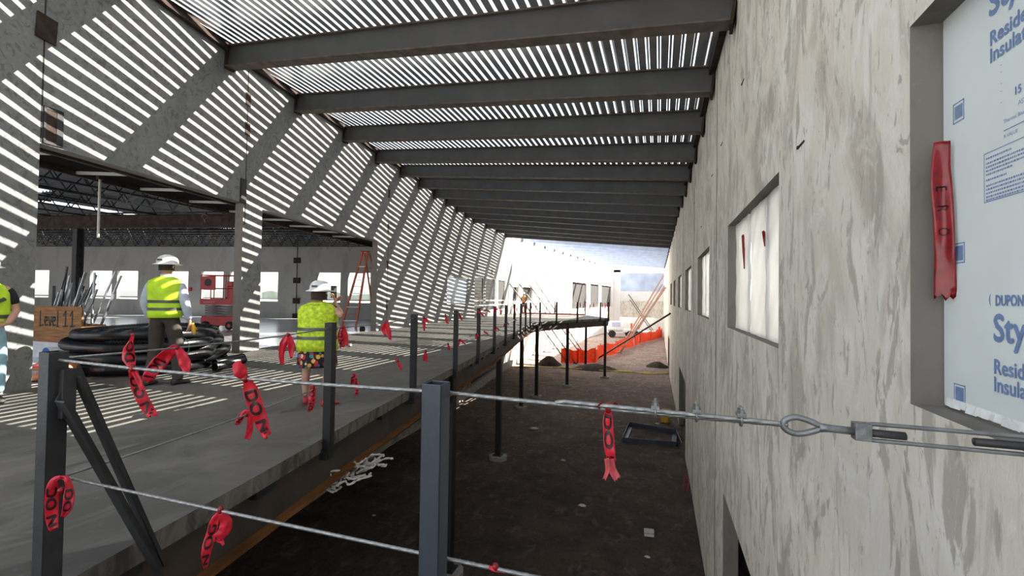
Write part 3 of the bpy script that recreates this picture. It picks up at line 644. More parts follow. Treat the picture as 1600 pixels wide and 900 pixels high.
def clip_at(x):
    p = on_seg(x, V((-.70,1.40,1.075)), CU1)-CU0; p.y -= .006; p.z += .004; b = MB()
    b.tube([(p.x,p.y+.0135*math.cos(a),p.z-.001+.0155*math.sin(a)) for a in [2*math.pi*k/16 for k in range(17)]], .004, 8)
    for s in (-1,1): b.tube([(p.x,p.y+s*.012,p.z),(p.x,p.y+s*.012,p.z+.034)], .0036, 8)
    b.box((p.x-.011,p.y-.018,p.z+.008),(p.x+.011,p.y+.018,p.z+.018))
    for s in (-1,1): b.lathe([(0,.018),(.0075,.018),(.0075,.027),(0,.027)], 6, at=(p.x,p.y+s*.012,p.z))
    b.build('rope_clip', M['galv'], t, smooth=False)
for x in (1024,1088,1157): clip_at(x)
t = thing('turnbuckle', 'galvanised steel turnbuckle with an eye, tensioning the foreground wire rope by the pale wall', 'turnbuckle', CU1-V((.098,0,0)))
ex = 0.0
b = MB()
loop = []
for k in range(28):
    a = math.pi*2*k/28; x_ = .043-.043*math.cos(a); loop.append((x_, 0, .0225*math.sin(a)*(1-.55*max(0,(x_-.03)/.056))))
loop.append(loop[0]); b.tube(loop, .0078, 12, caps=False); b.tube([(.082,0,0),(.10,0,0),(.165,.0,-.002)], lambda i: (.012,.0098,.0095)[i], 12); b.build('eye_rod', M['galv'], t, smooth=True)
b = MB(); b.tube([(.165,0,-.002),(.262,0,-.003)], .0098, 12); b.build('threaded_rod', M['steel_dark'], t, smooth=True)
b = MB(); b.box((.155,-.016,-.021),(.190,.016,.021)); b.tube([(.18,0,.0175),(.20,0,.020),(.62,.004,.018)], .0055, 10); b.tube([(.18,0,-.0175),(.20,0,-.020),(.62,.004,-.022)], .0055, 10); b.box((.615,-.014,-.026),(.65,.02,.024)); b.build('body', M['galv'], t, bevel=.002)
b = MB(); b.tube([(.395,0.002,-.002),(.57,.003,-.002)], .0095, 12); b.build('threaded_rod', M['steel_dark'], t, smooth=True)
b = MB(); b.tube([(.57,.003,-.002),(.80,.01,-.004)], .008, 10); b.build('end_rod', M['galv'], t, smooth=True)
cable('wire_rope', sag(CL0, CL1, .006), .0058, 'lower foreground wire rope crossing in front of the dirt floor', .004, True)
up_pts = [P75+V((.0,.04,1.085))]; lo_pts = [P75+V((.0,.04,.535))]
for i, p in enumerate(POSTS):
    for L_, z in ((up_pts,1.065),(lo_pts,.53)):
        A = L_[-1]; B = V((p.x,p.y,z)); L_ += [A+(B-A)*(k/6)-V((0,0,.10 if False else .02*min(1,(B-A).length/2)*4*(k/6)*(1-k/6))) for k in range(1,7)]
cable('wire_rope', up_pts, .0058, 'upper wire rope running along the walkway edge posts', .5, False)
cable('wire_rope', lo_pts, .0058, 'lower wire rope running along the walkway edge posts', .5, False)
# second railing at the back of the walkway end
rb = [V((-11.0,36.9,0)),V((-8.2,36.9,0)),V((-5.7,36.9,0))]
for i, p in enumerate(rb):
    t = thing('guard_post', 'black post on the back edge of the walkway end, %s from the glazing' % ORD[i], 'post', p, 0, 'posts on the back edge of the walkway'); b = MB(); b.box((-.04,-.04,0),(.04,.04,1.1)); b.build('post_tube', M['steel_black'], t); b = MB(); b.box((-.07,-.07,0),(.07,.07,.02)); b.build('base_plate', M['steel_black'], t)
b = MB(); b.bar(V((0,0,0)), V((5.4,0,0)), .06, .10); o = b.build('guard_rail', M['lift_red']); o.location = (-11.1,36.85,.05); tag(o, 'red-brown toe rail along the back edge of the walkway end', 'rail')
# ------------------------------------------------------------------ red caution tape flags
TXT = text_mesh('DO NOT ENTER', .058); TXT = ([V((v.x*1.15+dx_, v.y-.021+dy_, 0)) for dx_, dy_ in ((0,0),(.003,.0015),(-.003,-.0015),(.0015,-.003)) for v in TXT[0]], [tuple(i+k*len(TXT[0]) for i in f) for k in range(4) for f in TXT[1]]); TXT_L = max(v.x for v in TXT[0])+.06
def catmull(P, n):
    out = []
    Q = [P[0]*2-P[1]]+P+[P[-1]*2-P[-2]]
    for i in range(1, len(Q)-2):
        for k in range(n):
            t = k/n; a,b_,c,d = Q[i-1],Q[i],Q[i+1],Q[i+2]
            out.append(.5*((2*b_)+(c-a)*t+(2*a-5*b_+4*c-d)*t*t+(3*b_-a-3*c+d)*t*t*t))
    return out+[P[-1]]
WSC = .74
def ribbon(P, widths, org, seed, fold=.25, ragged=True, n=8):
    """returns ribbon mesh builder, and a mapper (s, v) -> point"""
    rnd = random.Random(seed); P = catmull(P, n); m_ = len(P); rows = []; L_ = [0]
    for i in range(1, m_): L_.append(L_[-1]+(P[i]-P[i-1]).length)
    fr = []
    for i in range(m_):
        d = (P[min(i+1,m_-1)]-P[max(i-1,0)]).normalized(); vw = (P[i]-EYE).normalized(); sd = d.cross(vw).normalized(); nn = sd.cross(d).normalized()
        if nn.dot(vw) > 0: nn = -nn
        tw = .35*math.sin(i*.21+seed); sd = sd*math.cos(tw)+nn*math.sin(tw)
        f_ = L_[i]/L_[-1]*(len(widths)-1); k = min(int(f_), len(widths)-2); w = (widths[k]+(widths[k+1]-widths[k])*(f_-k))*WSC
        fr.append((P[i], sd, nn, w))
    b = MB(); NC = 7
    for off in (.0, -.0007):
        for i, (p, sd, nn, w) in enumerate(fr):
            for j in range(NC):
                v = (j/(NC-1)-.5); z = fold*w*(math.cos(v*math.pi*2.2+seed)*.5*math.sin(i*.12+seed*2)) + .035*w*math.sin(i*.7+v*4+seed)
                jag = 0
                if ragged and i == m_-1: jag = rnd.uniform(-.35,.25)*w
                d = (fr[min(i+1,m_-1)][0]-fr[max(i-1,0)][0]).normalized()
                b.v.append(p+sd*(v*w)+nn*(z+off)+d*jag-org)
    q = m_*NC
    for i in range(m_-1):
        for j in range(NC-1):
            a = i*NC+j; b.f += [(a,a+1,a+NC+1,a+NC),(q+a,q+a+NC,q+a+NC+1,q+a+1)]
    bd = [(i*NC,(i+1)*NC) for i in range(m_-1)]+[((i+1)*NC+NC-1,i*NC+NC-1) for i in range(m_-1)]+[(j+1,j) for j in range(NC-1)]+[((m_-1)*NC+j,(m_-1)*NC+j+1) for j in range(NC-1)]
    b.f += [(a,c,q+c,q+a) for a,c in bd]; b.fm = [0]*len(b.f)
    def mapper(s, v):
        s = max(0, min(L_[-1]-1e-4, s)); i = 0
        while L_[i+1] < s: i += 1
        t = (s-L_[i])/(L_[i+1]-L_[i]); p0, s0, n0, w0 = fr[i]; p1, s1, n1, w1 = fr[i+1]
        w = w0+(w1-w0)*t; vv = v/(.075*WSC)
        def zz(i_): return fold*w*(math.cos(vv*math.pi*2.2+seed)*.5*math.sin(i_*.12+seed*2)) + .035*w*math.sin(i_*.7+vv*4+seed)
        return p0.lerp(p1,t)+s0.lerp(s1,t)*(vv*w)+n0.lerp(n1,t)*(zz(i)*(1-t)+zz(i+1)*t+.0016)-org
    return b, mapper, L_[-1]
def flag(label, anchor, tails, group=None, knot=.014, text=True, cat='tape'):
    t = thing('tape_flag', label, cat, anchor, 0, group); sd = abs(hash_(label))
    if knot:
        rnd = random.Random(sd); b = MB()
        prof = [(max(.001, knot*math.sin(math.pi*k/6))*rnd.uniform(.8,1.15), knot*1.2*math.cos(math.pi*k/6)) for k in range(7)]; b.lathe(prof, 9)
        b.build('knot', M['tape_dark'], t, smooth=True)
    for k, tl in enumerate(tails):
        pts, wd = tl[0], tl[1]; t0 = tl[2] if len(tl) > 2 else None; mat = tl[3] if len(tl) > 3 else M['tape']
        P = [p if isinstance(p, V) else same_depth(*p, anchor) for p in pts]
        rnd = random.Random(sd+k); vw = (anchor-EYE).normalized(); P = [p+vw*rnd.uniform(-.012,.012) for p in P]
        b, mp, L_ = ribbon(P, wd, anchor, (sd % 17)+k*1.7)
        o = b.build('tail', mat, t, smooth=True)
        if text and t0 is not None:
            s = t0; tb = MB()
            while s < L_-.02:
                vs = [mp(s+v.x, v.y) for v in TXT[0]]
                fs = [f for f in TXT[1] if s+min(TXT[0][i].x for i in f) > 0.005 and s+max(TXT[0][i].x for i in f) < L_-.012]
                if fs:
                    used = sorted({i for f in fs for i in f}); ix = {i: n for n, i in enumerate(used)}
                    tb.add([vs[i] for i in used], [tuple(ix[i] for i in f) for f in fs])
                s += TXT_L
            if tb.f: tb.build('printed_lettering', M['tape_ink'], o)
    return t
def hash_(s):
    h = 7
    for c in s: h = (h*31+ord(c)) % 100003
    return h
FU = lambda x: on_seg(x, V((-2.60,1.345,1.083)), V((-.70,1.40,1.075))) if x < 670 else on_seg(x, V((-.70,1.40,1.075)), CU1)
FL = lambda x: on_seg(x, CL0, CL1)
def near_z(P, x):   # nearest sagging point of a polyline in that photo column
    for a, c in zip(P, P[1:]):
        n = RIGHT*F_PX-FWD*(x-800); da, dc = (a-EYE).dot(n), (c-EYE).dot(n)
        if da*dc <= 0 and da != dc: return a+(c-a)*(da/(da-dc))
EU = lambda x: near_z(up_pts, x); EL = lambda x: near_z(lo_pts, x)
FUs = lambda x: near_z(sag(CU0, V((-.70,1.40,1.075)), .012), x)
a = FUs(207); flag('long red tape flag on the foreground rope, before the pipe coils', a, [
    ([(206,573),(201,556),(203,540),(207,526),(206,521)], [.035,.062,.055,.02,.012], .02), ([(207,577),(213,600),(222,622),(232,640),(240,650)], [.04,.06,.058,.06,.045], .03), ([(209,580),(218,598),(221,610)], [.02,.028,.015])])
a = FUs(384); flag('red tape flag with large black letters and a ruffled top, on the foreground rope', a, [
    ([(383,590),(377,582),(372,570),(374,564)], [.03,.07,.06,.02]), ([(386,592),(392,612),(400,636),(408,658),(415,676),(419,682)], [.035,.072,.078,.07,.06,.04], .045)])
a = on_seg(951, V((-.70,1.40,1.075)), CU1); flag('bright red tape flag hanging over the bare dirt from the doubled foreground rope', a, [
    ([(936,631),(944,636),(952,634),(960,637),(966,632)], [.03,.034,.03,.034,.028], None, M['tape_dark']), ([(951,636),(950,655),(951,680),(953,705),(956,722)], [.02,.042,.046,.042,.034], .02), ([(953,718),(957,735),(966,750)], [.034,.034,.03], None, M['tape_faded']), ([(948,716),(949,735),(944,750)], [.02,.016,.014], None, M['tape_faded'])])
a = FL(345); flag('looped red tape flag on the lower foreground rope over the rust-orange girder', a, [
    ([(345,801),(336,812),(330,835),(323,860),(321,888)], [.03,.05,.055,.045,.02], .05), ([(346,802),(353,815),(350,830),(338,842)], [.03,.06,.06,.05]), ([(338,842),(346,846),(349,852)], [.03,.02,.012])])
a = FL(774); flag('small red tape knot on the lower foreground rope over the dirt floor', a, [([(764,886),(772,889),(783,892),(790,894)], [.012,.022,.018,.010])], knot=.012)
a = on_seg(96, V((-2.56,1.30,.53)), CL1); flag('red tape flag tied low on the braced corner post', a, [
    ([(94,745),(84,752),(81,775),(81,805),(84,828)], [.02,.055,.065,.06,.04], .06), ([(92,746),(104,748),(108,765),(106,790),(98,808)], [.02,.03,.05,.05,.02], .08)])
a = EU(276); flag('forked red tape flag across the legs of the person by the coils', a, [([(276,540),(262,553),(248,568),(236,582),(230,596)], [.04,.10,.11,.10,.07], .12), ([(276,541),(283,553),(289,568),(292,582)], [.03,.07,.09,.04])])
a = EU(450); flag('forked red tape flag on the upper walkway rope, before the dotted-skirt person', a, [([(450,521),(444,535),(440,552),(441,570)], [.03,.085,.06,.04]), ([(451,521),(455,538),(455,560)], [.03,.085,.02])])
a = EU(535); flag('red tape flag on the upper walkway rope, just past the dotted-skirt person', a, [([(535,509),(532,522),(535,542)], [.03,.09,.07], .02), ([(537,509),(540,528),(541,540)], [.03,.08,.05])])
a = EU(603); flag('red tape flag on the upper walkway rope before the second guard post', a, [([(603,502),(600,513),(602,524)], [.04,.10,.05]), ([(604,502),(607,516),(610,531)], [.04,.09,.04])])
upf = [(662,[(663,517)],[(670,505)]),(696,[(700,506)],[(698,505)]),(716,[(722,501)],[(719,496)]),(746,[(757,495)],[(750,490)]),(760,[(766,488)],[(757,487)]),(772,[(778,484)],[(773,490)]),(781,[(783,491)],[]),(793,[(790,489)],[]),(803,[(806,492)],[]),(807,[(808,489)],[]),(814,[(813,488)],[]),(818,[(820,486)],[]),(824,[(823,484)],[]),(830,[(831,484)],[]),(837,[(838,482)],[])]
for i, (x, t1, t2) in enumerate(upf):
    a = EU(x)
    if a is None: continue
    tails = []; dx = .1
    for tt in (t1, t2):
        for (ex_, ey_) in tt:
            E_ = same_depth(ex_, ey_, a); mid = a.lerp(E_, .55)+V((0,0,.01)); tails.append(([a, mid, E_], [.022,.066,.03]))
    flag('small red tape flag on the upper walkway rope, %s beyond the second guard post' % ORD[i], a, tails, 'red flags on the upper walkway rope', knot=.02, text=False)
a = EL(385); flag('dark forked red tape flag on the lower walkway rope, low before the shaded slab', a, [([(385,641),(377,650),(370,664)], [.03,.07,.04], .04), ([(387,641),(391,655),(390,672),(386,686)], [.03,.06,.06,.05], .3)])
a = EL(489); flag('lettered red tape flag at the feet of the person in the dotted skirt', a, [([(489,600),(488,615),(487,630),(484,643)], [.05,.085,.08,.06], .015)])
a = EL(553); flag('red tape flag on the lower walkway rope, first past the dotted-skirt person', a, [([(552,584),(551,596),(553,606)], [.03,.07,.06], .03), ([(554,584),(557,600),(557,618)], [.03,.07,.05], .05)])
lof = [(621,[(627,578)],[(617,562)]),(665,[(667,566)],[(662,564)]),(700,[(702,547)],[]),(718,[(716,541),(727,538)],[]),(744,[(748,526),(743,530)],[]),(757,[(763,523)],[]),(771,[(775,519)],[]),(775,[(774,516),(780,516)],[]),(788,[(787,511)],[]),(793,[(795,508)],[]),(806,[(806,502)],[]),(814,[(815,498)],[]),(822,[(821,496)],[]),(829,[(830,492)],[])]
for i, (x, t1, t2) in enumerate(lof):
    a = EL(x)
    if a is None: continue
    tails = []
    for (ex_, ey_) in t1+t2:
        E_ = same_depth(ex_, ey_, a); mid = a.lerp(E_, .55)+V((0,0,.01)); tails.append(([a, mid, E_], [.022,.066,.03]))
    flag('small red tape flag on the lower walkway rope, %s from the second guard post' % ORD[i], a, tails, 'red flags on the lower walkway rope', knot=.02, text=False)
for i, x in enumerate((906,914,921,927,941,945,949)):
    a = EU(x)
    if a is None: continue
    flag('tiny red tape flag at the far walkway end, %s of a cluster' % ORD[i], a, [([a, a+V((.03,0,-.12)), a+V((.02,0,-.28-.06*(i%3)))], [.04,.10,.06])], 'red flags at the far walkway end', knot=.02, text=False)
# ------------------------------------------------------------------ foam boards in the right wall openings
def board(y0, y1, z0, z1, x, th, mat, label, group, warp=0, name='insulation_board'):
    b = MB(); n = 24; m_ = 10
    for k in (0,1):
        for j in range(n+1):
            for i in range(m_+1):
                z = z0+(z1-z0)*j/n; w_ = warp*math.sin(math.pi*j/n)
                y = y0+(y1-y0)*i/m_
                b.v.append(V((x+k*th+w_*(i/m_)*.6+.004*math.sin(j*.8+i*1.3+y0*5), y+w_*.9*(1 if i == m_ else 0)*0, z)))
    q = (n+1)*(m_+1)
    for j in range(n):
        for i in range(m_):
            a = j*(m_+1)+i; b.f += [(a,a+1,a+m_+2,a+m_+1),(q+a,q+a+m_+1,q+a+m_+2,q+a+1)]
    for j in range(n): b.f += [(j*(m_+1),(j+1)*(m_+1),q+(j+1)*(m_+1),q+j*(m_+1)),(j*(m_+1)+m_,q+j*(m_+1)+m_,q+(j+1)*(m_+1)+m_,(j+1)*(m_+1)+m_)]
    for i in range(m_): b.f += [(i,q+i,q+i+1,i+1),(n*(m_+1)+i,n*(m_+1)+i+1,q+n*(m_+1)+i+1,q+n*(m_+1)+i)]
    b.fm = [0]*len(b.f); o = b.build(name, mat, smooth=False, local=(x,y0,z0)); return tag(o, label, 'board', group)
pos = {0:'farthest',1:'middle',2:'nearest'}
for wi, (y0,y1,z0,z1) in enumerate(WIN_R[1:]):
    n = 3; g = 'white boards closing the wall openings'
    for k in range(n):
        a = y0+(y1-y0)*k/n+.02; c = y0+(y1-y0)*(k+1)/n-.02
        if k == 1 and wi == 0: c -= .10
        x = RX((a+c)/2)+.10
        if k: sb = MB(); sb.box((x+.045,y0+(y1-y0)*k/n-.10,z0),(x+.085,y0+(y1-y0)*k/n+.06,z1)); struct(sb.build('trim_%d' % (70+wi*3+k), M['steel_black']))  # dark strips added behind the gaps to keep daylight out of them
        board(a, c, z0+.0, z1-.0, x, .03, M['poly'], 'white board in the %s opening past the foam window, %s of three' % (ORD[wi], pos[2-k]), g, .015 if k == 1 else .006)
FX = 1.0
t = thing('insulation_board', 'pale blue foam insulation board with large blue lettering in the nearest wall opening', 'board', (FX,.85,1.03), 0)
b = MB(); b.box((0,-1.25,.0),(.05,1.245,1.42)); b.build('panel', M['foam'], t)
b = MB(); rnd = random.Random(5); pr = []
for i in range(60):
    y = 1.22-i*.028; pr.append((y, -.006-rnd.random()*.009, rnd.random()*.006+.002))
for (ya,za,oa),(yb,zb,ob) in zip(pr,pr[1:]): b.add([(-.001-oa*.3,ya,.03),(-.001-ob*.3,yb,.03),(-.004-ob,yb,za+.012),(-.004-oa,ya,za+.012)], [(0,1,2,3)])
b.build('torn_edge', M['foam_edge'], t)
def foam_text(body, size, y, z, name='lettering', xs=.93, bold=.0):
    vs, fs = text_mesh(body, size); b = MB(); b.add([(-.0012, y-.85-v.x*xs, z-1.03+v.y) for v in vs], fs)
    if bold:
        for dy, dz in ((bold,0),(-bold,0),(0,bold),(0,-bold)): kk = .0013+.0003*len(b.v)/max(1,len(vs)); b.add([(-kk, y-.85-v.x*xs+dy, z-1.03+v.y+dz) for v in vs], fs)
    b.build(name, M['foam_ink'], t)
def foam_rect(y0,y1,z0,z1,name='printed_box', th=None):
    b = MB(); X = -.0011
    if th:
        for (a,c,e,f) in ((y0,y1,z0,z0+th),(y0,y1,z1-th,z1),(y0,y0+th,z0,z1),(y1-th,y1,z0,z1)): b.add([(X,a-.85,e-1.03),(X,c-.85,e-1.03),(X,c-.85,f-1.03),(X,a-.85,f-1.03)], [(0,1,2,3)])
    else: b.add([(X,y0-.85,z0-1.03),(X,y1-.85,z0-1.03),(X,y1-.85,z1-1.03),(X,y0-.85,z1-1.03)], [(0,1,2,3)])
    b.build(name, M['foam_ink'], t)
foam_text('Styrofoam', .118, 1.832, 1.285, bold=.0035); foam_text('Styrofoam', .118, 1.845, 2.318, bold=.0035)
foam_text('Residential', .064, 1.832, 1.183, bold=.0018); foam_text('Insulation', .064, 1.832, 1.128, bold=.0018)
foam_text('Residential', .064, 1.842, 2.222, bold=.0018); foam_text('Insulation', .064, 1.842, 2.167, bold=.0018)
foam_text('DUPONT', .046, 1.822, 1.395, xs=.72, bold=.0016)
for s, yy in ((1,1.842),(-1,1.695)):
    b = MB(); vs = [(-.0011, yy-.85+s*.012*(1-abs(k)/4*1.0)*0 + s*.010*(1-(k/4)**2), 1.412-1.03+.022*k/4) for k in range(-4,5)]+[(-.0011, yy-.85+s*.004*(1-(k/4)**2), 1.412-1.03+.022*k/4) for k in range(4,-5,-1)]
    b.add(vs, [tuple(range(len(vs)))]); b.build('logo_bracket', M['foam_ink'], t)
foam_text('15 PSI', .034, 1.738, 2.02, bold=.0008); foam_text('ASTM', .02, 1.722, 1.985)
foam_text('Thermal Board', .017, 1.782, 1.952); foam_text('R-VALUE', .016, 1.782, 1.906); foam_rect(1.55,1.782,1.928,1.931,'rule_line')
foam_rect(1.45,1.872,1.725,1.885,'printed_box',.0025)
rnd = random.Random(11)
for i, z in enumerate((1.866,1.85,1.838,1.826,1.814,1.796,1.778,1.766,1.754,1.742,1.732)):
    wd = (.05,.10,.13,.12,.05,.03,.14,.15,.15,.14,.12)[i]; b = MB(); y = 1.862
    while y > 1.862-wd-.06: 
        w = rnd.uniform(.003,.010); b.add([(-.0011,y-.85,z-1.03-.003),(-.0011,y-.85-w,z-1.03-.003),(-.0011,y-.85-w,z-1.03+.003),(-.0011,y-.85,z-1.03+.003)], [(0,1,2,3)]); y -= w+.003
    b.build('fine_print', M['foam_ink'], t)
for z in (2.04,1.54,1.035+.01):
    foam_rect(1.972,2.035,z,z+.072,'printed_square',.004)
    if z > 2:
        b = MB(); y = 1.980
        while y < 2.026: w = .0028; b.add([(-.0012,y-.85,z-1.03+.012),(-.0012,y+w-.85,z-1.03+.012),(-.0012,y+w-.85,z-1.03+.060),(-.0012,y-.85,z-1.03+.060)], [(0,1,2,3)]); y += .0042
        b.build('printed_bars', M['foam_ink'], t)
    else: foam_rect(1.981,2.026,z+.010,z+.062,'printed_patch')
for z in (2.137,2.115,2.08,2.055,2.02): foam_rect(1.788,1.794,z,z+.002,'tick_mark')
# red plastic strip on the jamb and small red strips
t = thing('tape_strip', 'deep red plastic strip with folded end hanging at the foam window jamb', 'tape', (.965,2.03,1.7))
P = [on_y(1472,221,2.03),on_y(1470,270,2.03),on_y(1474,340,2.03),on_y(1476,400,2.03),on_y(1477,464,2.03)]
b, mp, L_ = ribbon(P, [.060,.082,.076,.080,.082], V((.965,2.03,1.7)), 3, .3, True); o = b.build('strip', M['tape_dark'], t, smooth=True)
tb = MB()
for s0, ch in ((.16,'E'),(.23,'R'),(.31,'O')):
    vs, fs = text_mesh(ch, .04); tb.add([mp(s0+v.x, v.y-.014) for v in vs], fs)
tb.build('printed_lettering', M['tape_ink'], o)
for q0, q1, w, lab in (((1161,368),(1163,420),.05,'thin red tape strip between the first boards of the three-board opening'),((1193,362),(1195,385),.04,'small red tape knot between the nearest boards of the three-board opening'),((1143,402),(1144,448),.05,'dark red tape strip on the shaded jamb of the three-board opening')):
    X = .985 if q0[0] != 1143 else .96; A, B = on_x(*q0, X), on_x(*q1, X); flag(lab, A, [([A, A.lerp(B,.5), B], [w,w*.8,w*.4], None, M['tape_dark'])], knot=.012, text=False)
# ------------------------------------------------------------------ people
def skin_obj(name, J, E_, mat, parent, root, sub=2):
    """continuous body surface grown over a skeleton: J name -> (pos, radius), E_ list of pairs"""
    keys = list(J); me = bpy.data.meshes.new(name); bm = bmesh.new(); ly = bm.verts.layers.skin.verify()
    vs = {}
    for k in keys:
        v = bm.verts.new(J[k][0]); r = J[k][1]; v[ly].radius = (r, r) if not isinstance(r, tuple) else r; v[ly].use_root = (k == root); vs[k] = v
    for a, c in E_: bm.edges.new((vs[a], vs[c]))
    bm.to_mesh(me); bm.free()
    o = bpy.data.objects.new(name, me); C.objects.link(o)
    sk = o.modifiers.new('skin','SKIN'); sk.use_smooth_shade = True; sk.branch_smoothing = .6
    sb = o.modifiers.new('subsurf','SUBSURF'); sb.levels = sub; sb.render_levels = sub
    dg = bpy.context.evaluated_depsgraph_get(); me2 = bpy.data.meshes.new_from_object(o.evaluated_get(dg)); o.modifiers.clear(); o.data = me2; bpy.data.meshes.remove(me)
    me2.materials.clear(); me2.materials.append(mat); me2.polygons.foreach_set('use_smooth', [True]*len(me2.polygons))
    me2.name = name; o.parent = parent; return o
def hand(J, E_, wrist, tip_dir, palm_n, side, s, curl=.5, pre=''):
    """palm, four fingers and a thumb grown from the wrist; tip_dir along fingers, palm_n palm normal, side towards the thumb"""
    w = V(J[wrist][0]); d = V(tip_dir).normalized(); n = V(palm_n).normalized(); sd = V(side).normalized()
    J[pre+'palm'] = (w+d*.045*s, .021*s); J[pre+'kn'] = (w+d*.085*s, .020*s); E_ += [(wrist,pre+'palm'),(pre+'palm',pre+'kn')]
    for i, (off, L_) in enumerate(((.028,.075),(.009,.083),(-.010,.077),(-.028,.060))):
        a = w+d*.098*s+sd*off*s; c = a+(d*math.cos(curl*.7)+n*math.sin(curl*.7))*L_*.5*s; e = c+(d*math.cos(curl*1.7)+n*math.sin(curl*1.7))*L_*.5*s
        J[pre+'f%da'%i] = (a,.0095*s); J[pre+'f%db'%i] = (c,.0085*s); J[pre+'f%dc'%i] = (e,.007*s)
        E_ += [(pre+'kn',pre+'f%da'%i),(pre+'f%da'%i,pre+'f%db'%i),(pre+'f%db'%i,pre+'f%dc'%i)]
    a = w+d*.045*s+sd*.034*s; c = a+(d*.8+sd*.55+n*.3).normalized()*.034*s; e = c+(d+n*.3).normalized()*.028*s
    J[pre+'ta'] = (a,.011*s); J[pre+'tb'] = (c,.0095*s); J[pre+'tc'] = (e,.008*s); E_ += [(pre+'palm',pre+'ta'),(pre+'ta',pre+'tb'),(pre+'tb',pre+'tc')]
def ell(cx, cy, z, rx, ry, n=28, flat=0): return [V((cx+rx*math.cos(2*math.pi*k/n)*(1), cy+ry*math.sin(2*math.pi*k/n), z)) for k in range(n)]
def head_parts(t, c, s, hairmat, yaw=0, hair_low=-.06, helmet=True, hair_r=1.0):
    """face with eyes, nose, mouth and ears, hair, hard hat; the face looks along +y turned by yaw"""
    R_ = Matrix.Rotation(yaw, 3, 'Z'); c = V(c)
    b = MB(); rings = []
    for k in range(13):
        a = math.pi*k/12; z = math.cos(a)*.122*s; r = math.sin(a); rr = []
        jaw = 1-.28*max(0,-math.cos(a))
        for j in range(20):
            th = 2*math.pi*j/20; x = max(r,.02)*.078*s*math.cos(th)*jaw; y = max(r,.02)*.097*s*math.sin(th)*(1-.12*max(0,-math.cos(a)))+.004
            if math.sin(th) > .93 and -.045*s < z < .012*s: y += .022*s*(1-abs((z+.018*s)/(.03*s))*.8)
            rr.append(c+R_@V((x,y,z)))
        rings.append(rr)
    b.loft(rings, True, True, True); hd = b.build('face', M['skin'], t, smooth=True)
    e = MB()
    for sx in (-1,1): e.lathe([(.001,-.010*s),(.008*s,-.005*s),(.010*s,0),(.008*s,.005*s),(.001,.010*s)], 10, at=c+R_@V((sx*.030*s,.083*s,.012*s)))
    e.build('eyes', M['white_plastic'], hd, smooth=True)
    e = MB(); e.tube([c+R_@V((-.024*s,.087*s,-.056*s)), c+R_@V((0,.093*s,-.054*s)), c+R_@V((.024*s,.087*s,-.056*s))], .006*s, 8); e.build('mouth', M['tape_dark'], hd, smooth=True)
    e = MB()
    for sx in (-1,1): e.tube([c+R_@V((sx*.078*s,-.004,.022*s)), c+R_@V((sx*.090*s,-.010,.0)), c+R_@V((sx*.078*s,-.002,-.03*s))], [.010*s,.015*s,.008*s], 8)
    e.build('ears', M['skin'], hd, smooth=True)
    b = MB(); rings = []
    for k in range(9):
        z = hair_low*s+(.125*s-hair_low*s)*k/8; r = math.sqrt(max(.03, 1-min(1,max(0,z/(.130*s)))**2)); rr = []
        for j in range(22):
            th = 2*math.pi*j/22; fr_ = math.sin(th)
            x = .088*s*r*math.cos(th)*hair_r; y = (.106*s*r*fr_)*hair_r - .006
            if fr_ > .35 and z < .045*s: y -= .045*s*min(1,(fr_-.35)*3); x *= .97
            rr.append(c+R_@V((x+.004*s*math.sin(j*7+k*3),y+.004*s*math.cos(j*5+k*4),z)))
        rings.append(rr)
    b.loft(rings, True, True, True); b.build('hair', hairmat, t, smooth=True)
    if helmet:
        b = MB(); rings = []
        for zz, rx, ry in ((.028,.158,.185),(.034,.160,.187),(.042,.125,.145),(.052,.118,.136),(.085,.116,.134),(.115,.106,.122),(.140,.084,.098),(.156,.052,.062),(.162,.012,.014)):
            rr = []
            for j in range(32):
                th = 2*math.pi*j/32; ridge = 1+(.03 if abs(math.cos(th)) < .22 and zz > .09 else 0)
                rr.append(c+R_@V((rx*s*math.cos(th), ry*s*math.sin(th)+.004, zz*s*ridge-.010*s*(1 if zz < .04 else 0)*abs(math.sin(th)))))
            rings.append(rr)
        b.loft(rings, True, False, True); b.add([], []); o = b.build('hard_hat', M['white_plastic'], t, smooth=True)
        b = MB(); b.box((-.035*s,-.004,-.012*s),(.035*s,.004,.012*s), rot=R_ @ Matrix.Rotation(.25,3,'X'), at=c+R_@V((0,-.139*s,.085*s))); b.build('badge', M['reflect'], o)
def vest(t, rings, mat, stripes, open_arms=None):
    b = MB(); b.loft(rings, True); o = b.build('safety_vest', mat, t, smooth=True)
    sd = o.modifiers.new('thickness','SOLIDIFY'); sd.thickness = .008; sd.offset = 1
    for z0, z1 in stripes:
        def ring_at(z):
            for r0, r1 in zip(rings, rings[1:]):
                a, c = r0[0].z, r1[0].z
                if min(a,c) <= z <= max(a,c):
                    u = (z-a)/(c-a); cen = sum((p.lerp(q,u) for p,q in zip(r0,r1)), V((0,0,0)))/len(r0)
                    return [cen+(p.lerp(q,u)-cen)*1.0+(p.lerp(q,u)-cen).normalized()*.012 for p,q in zip(r0,r1)]
        s = MB(); s.loft([ring_at(z0), ring_at((z0+z1)/2), ring_at(z1)], True); s.build('reflective_stripe', M['reflect'], o, smooth=True)
    return o
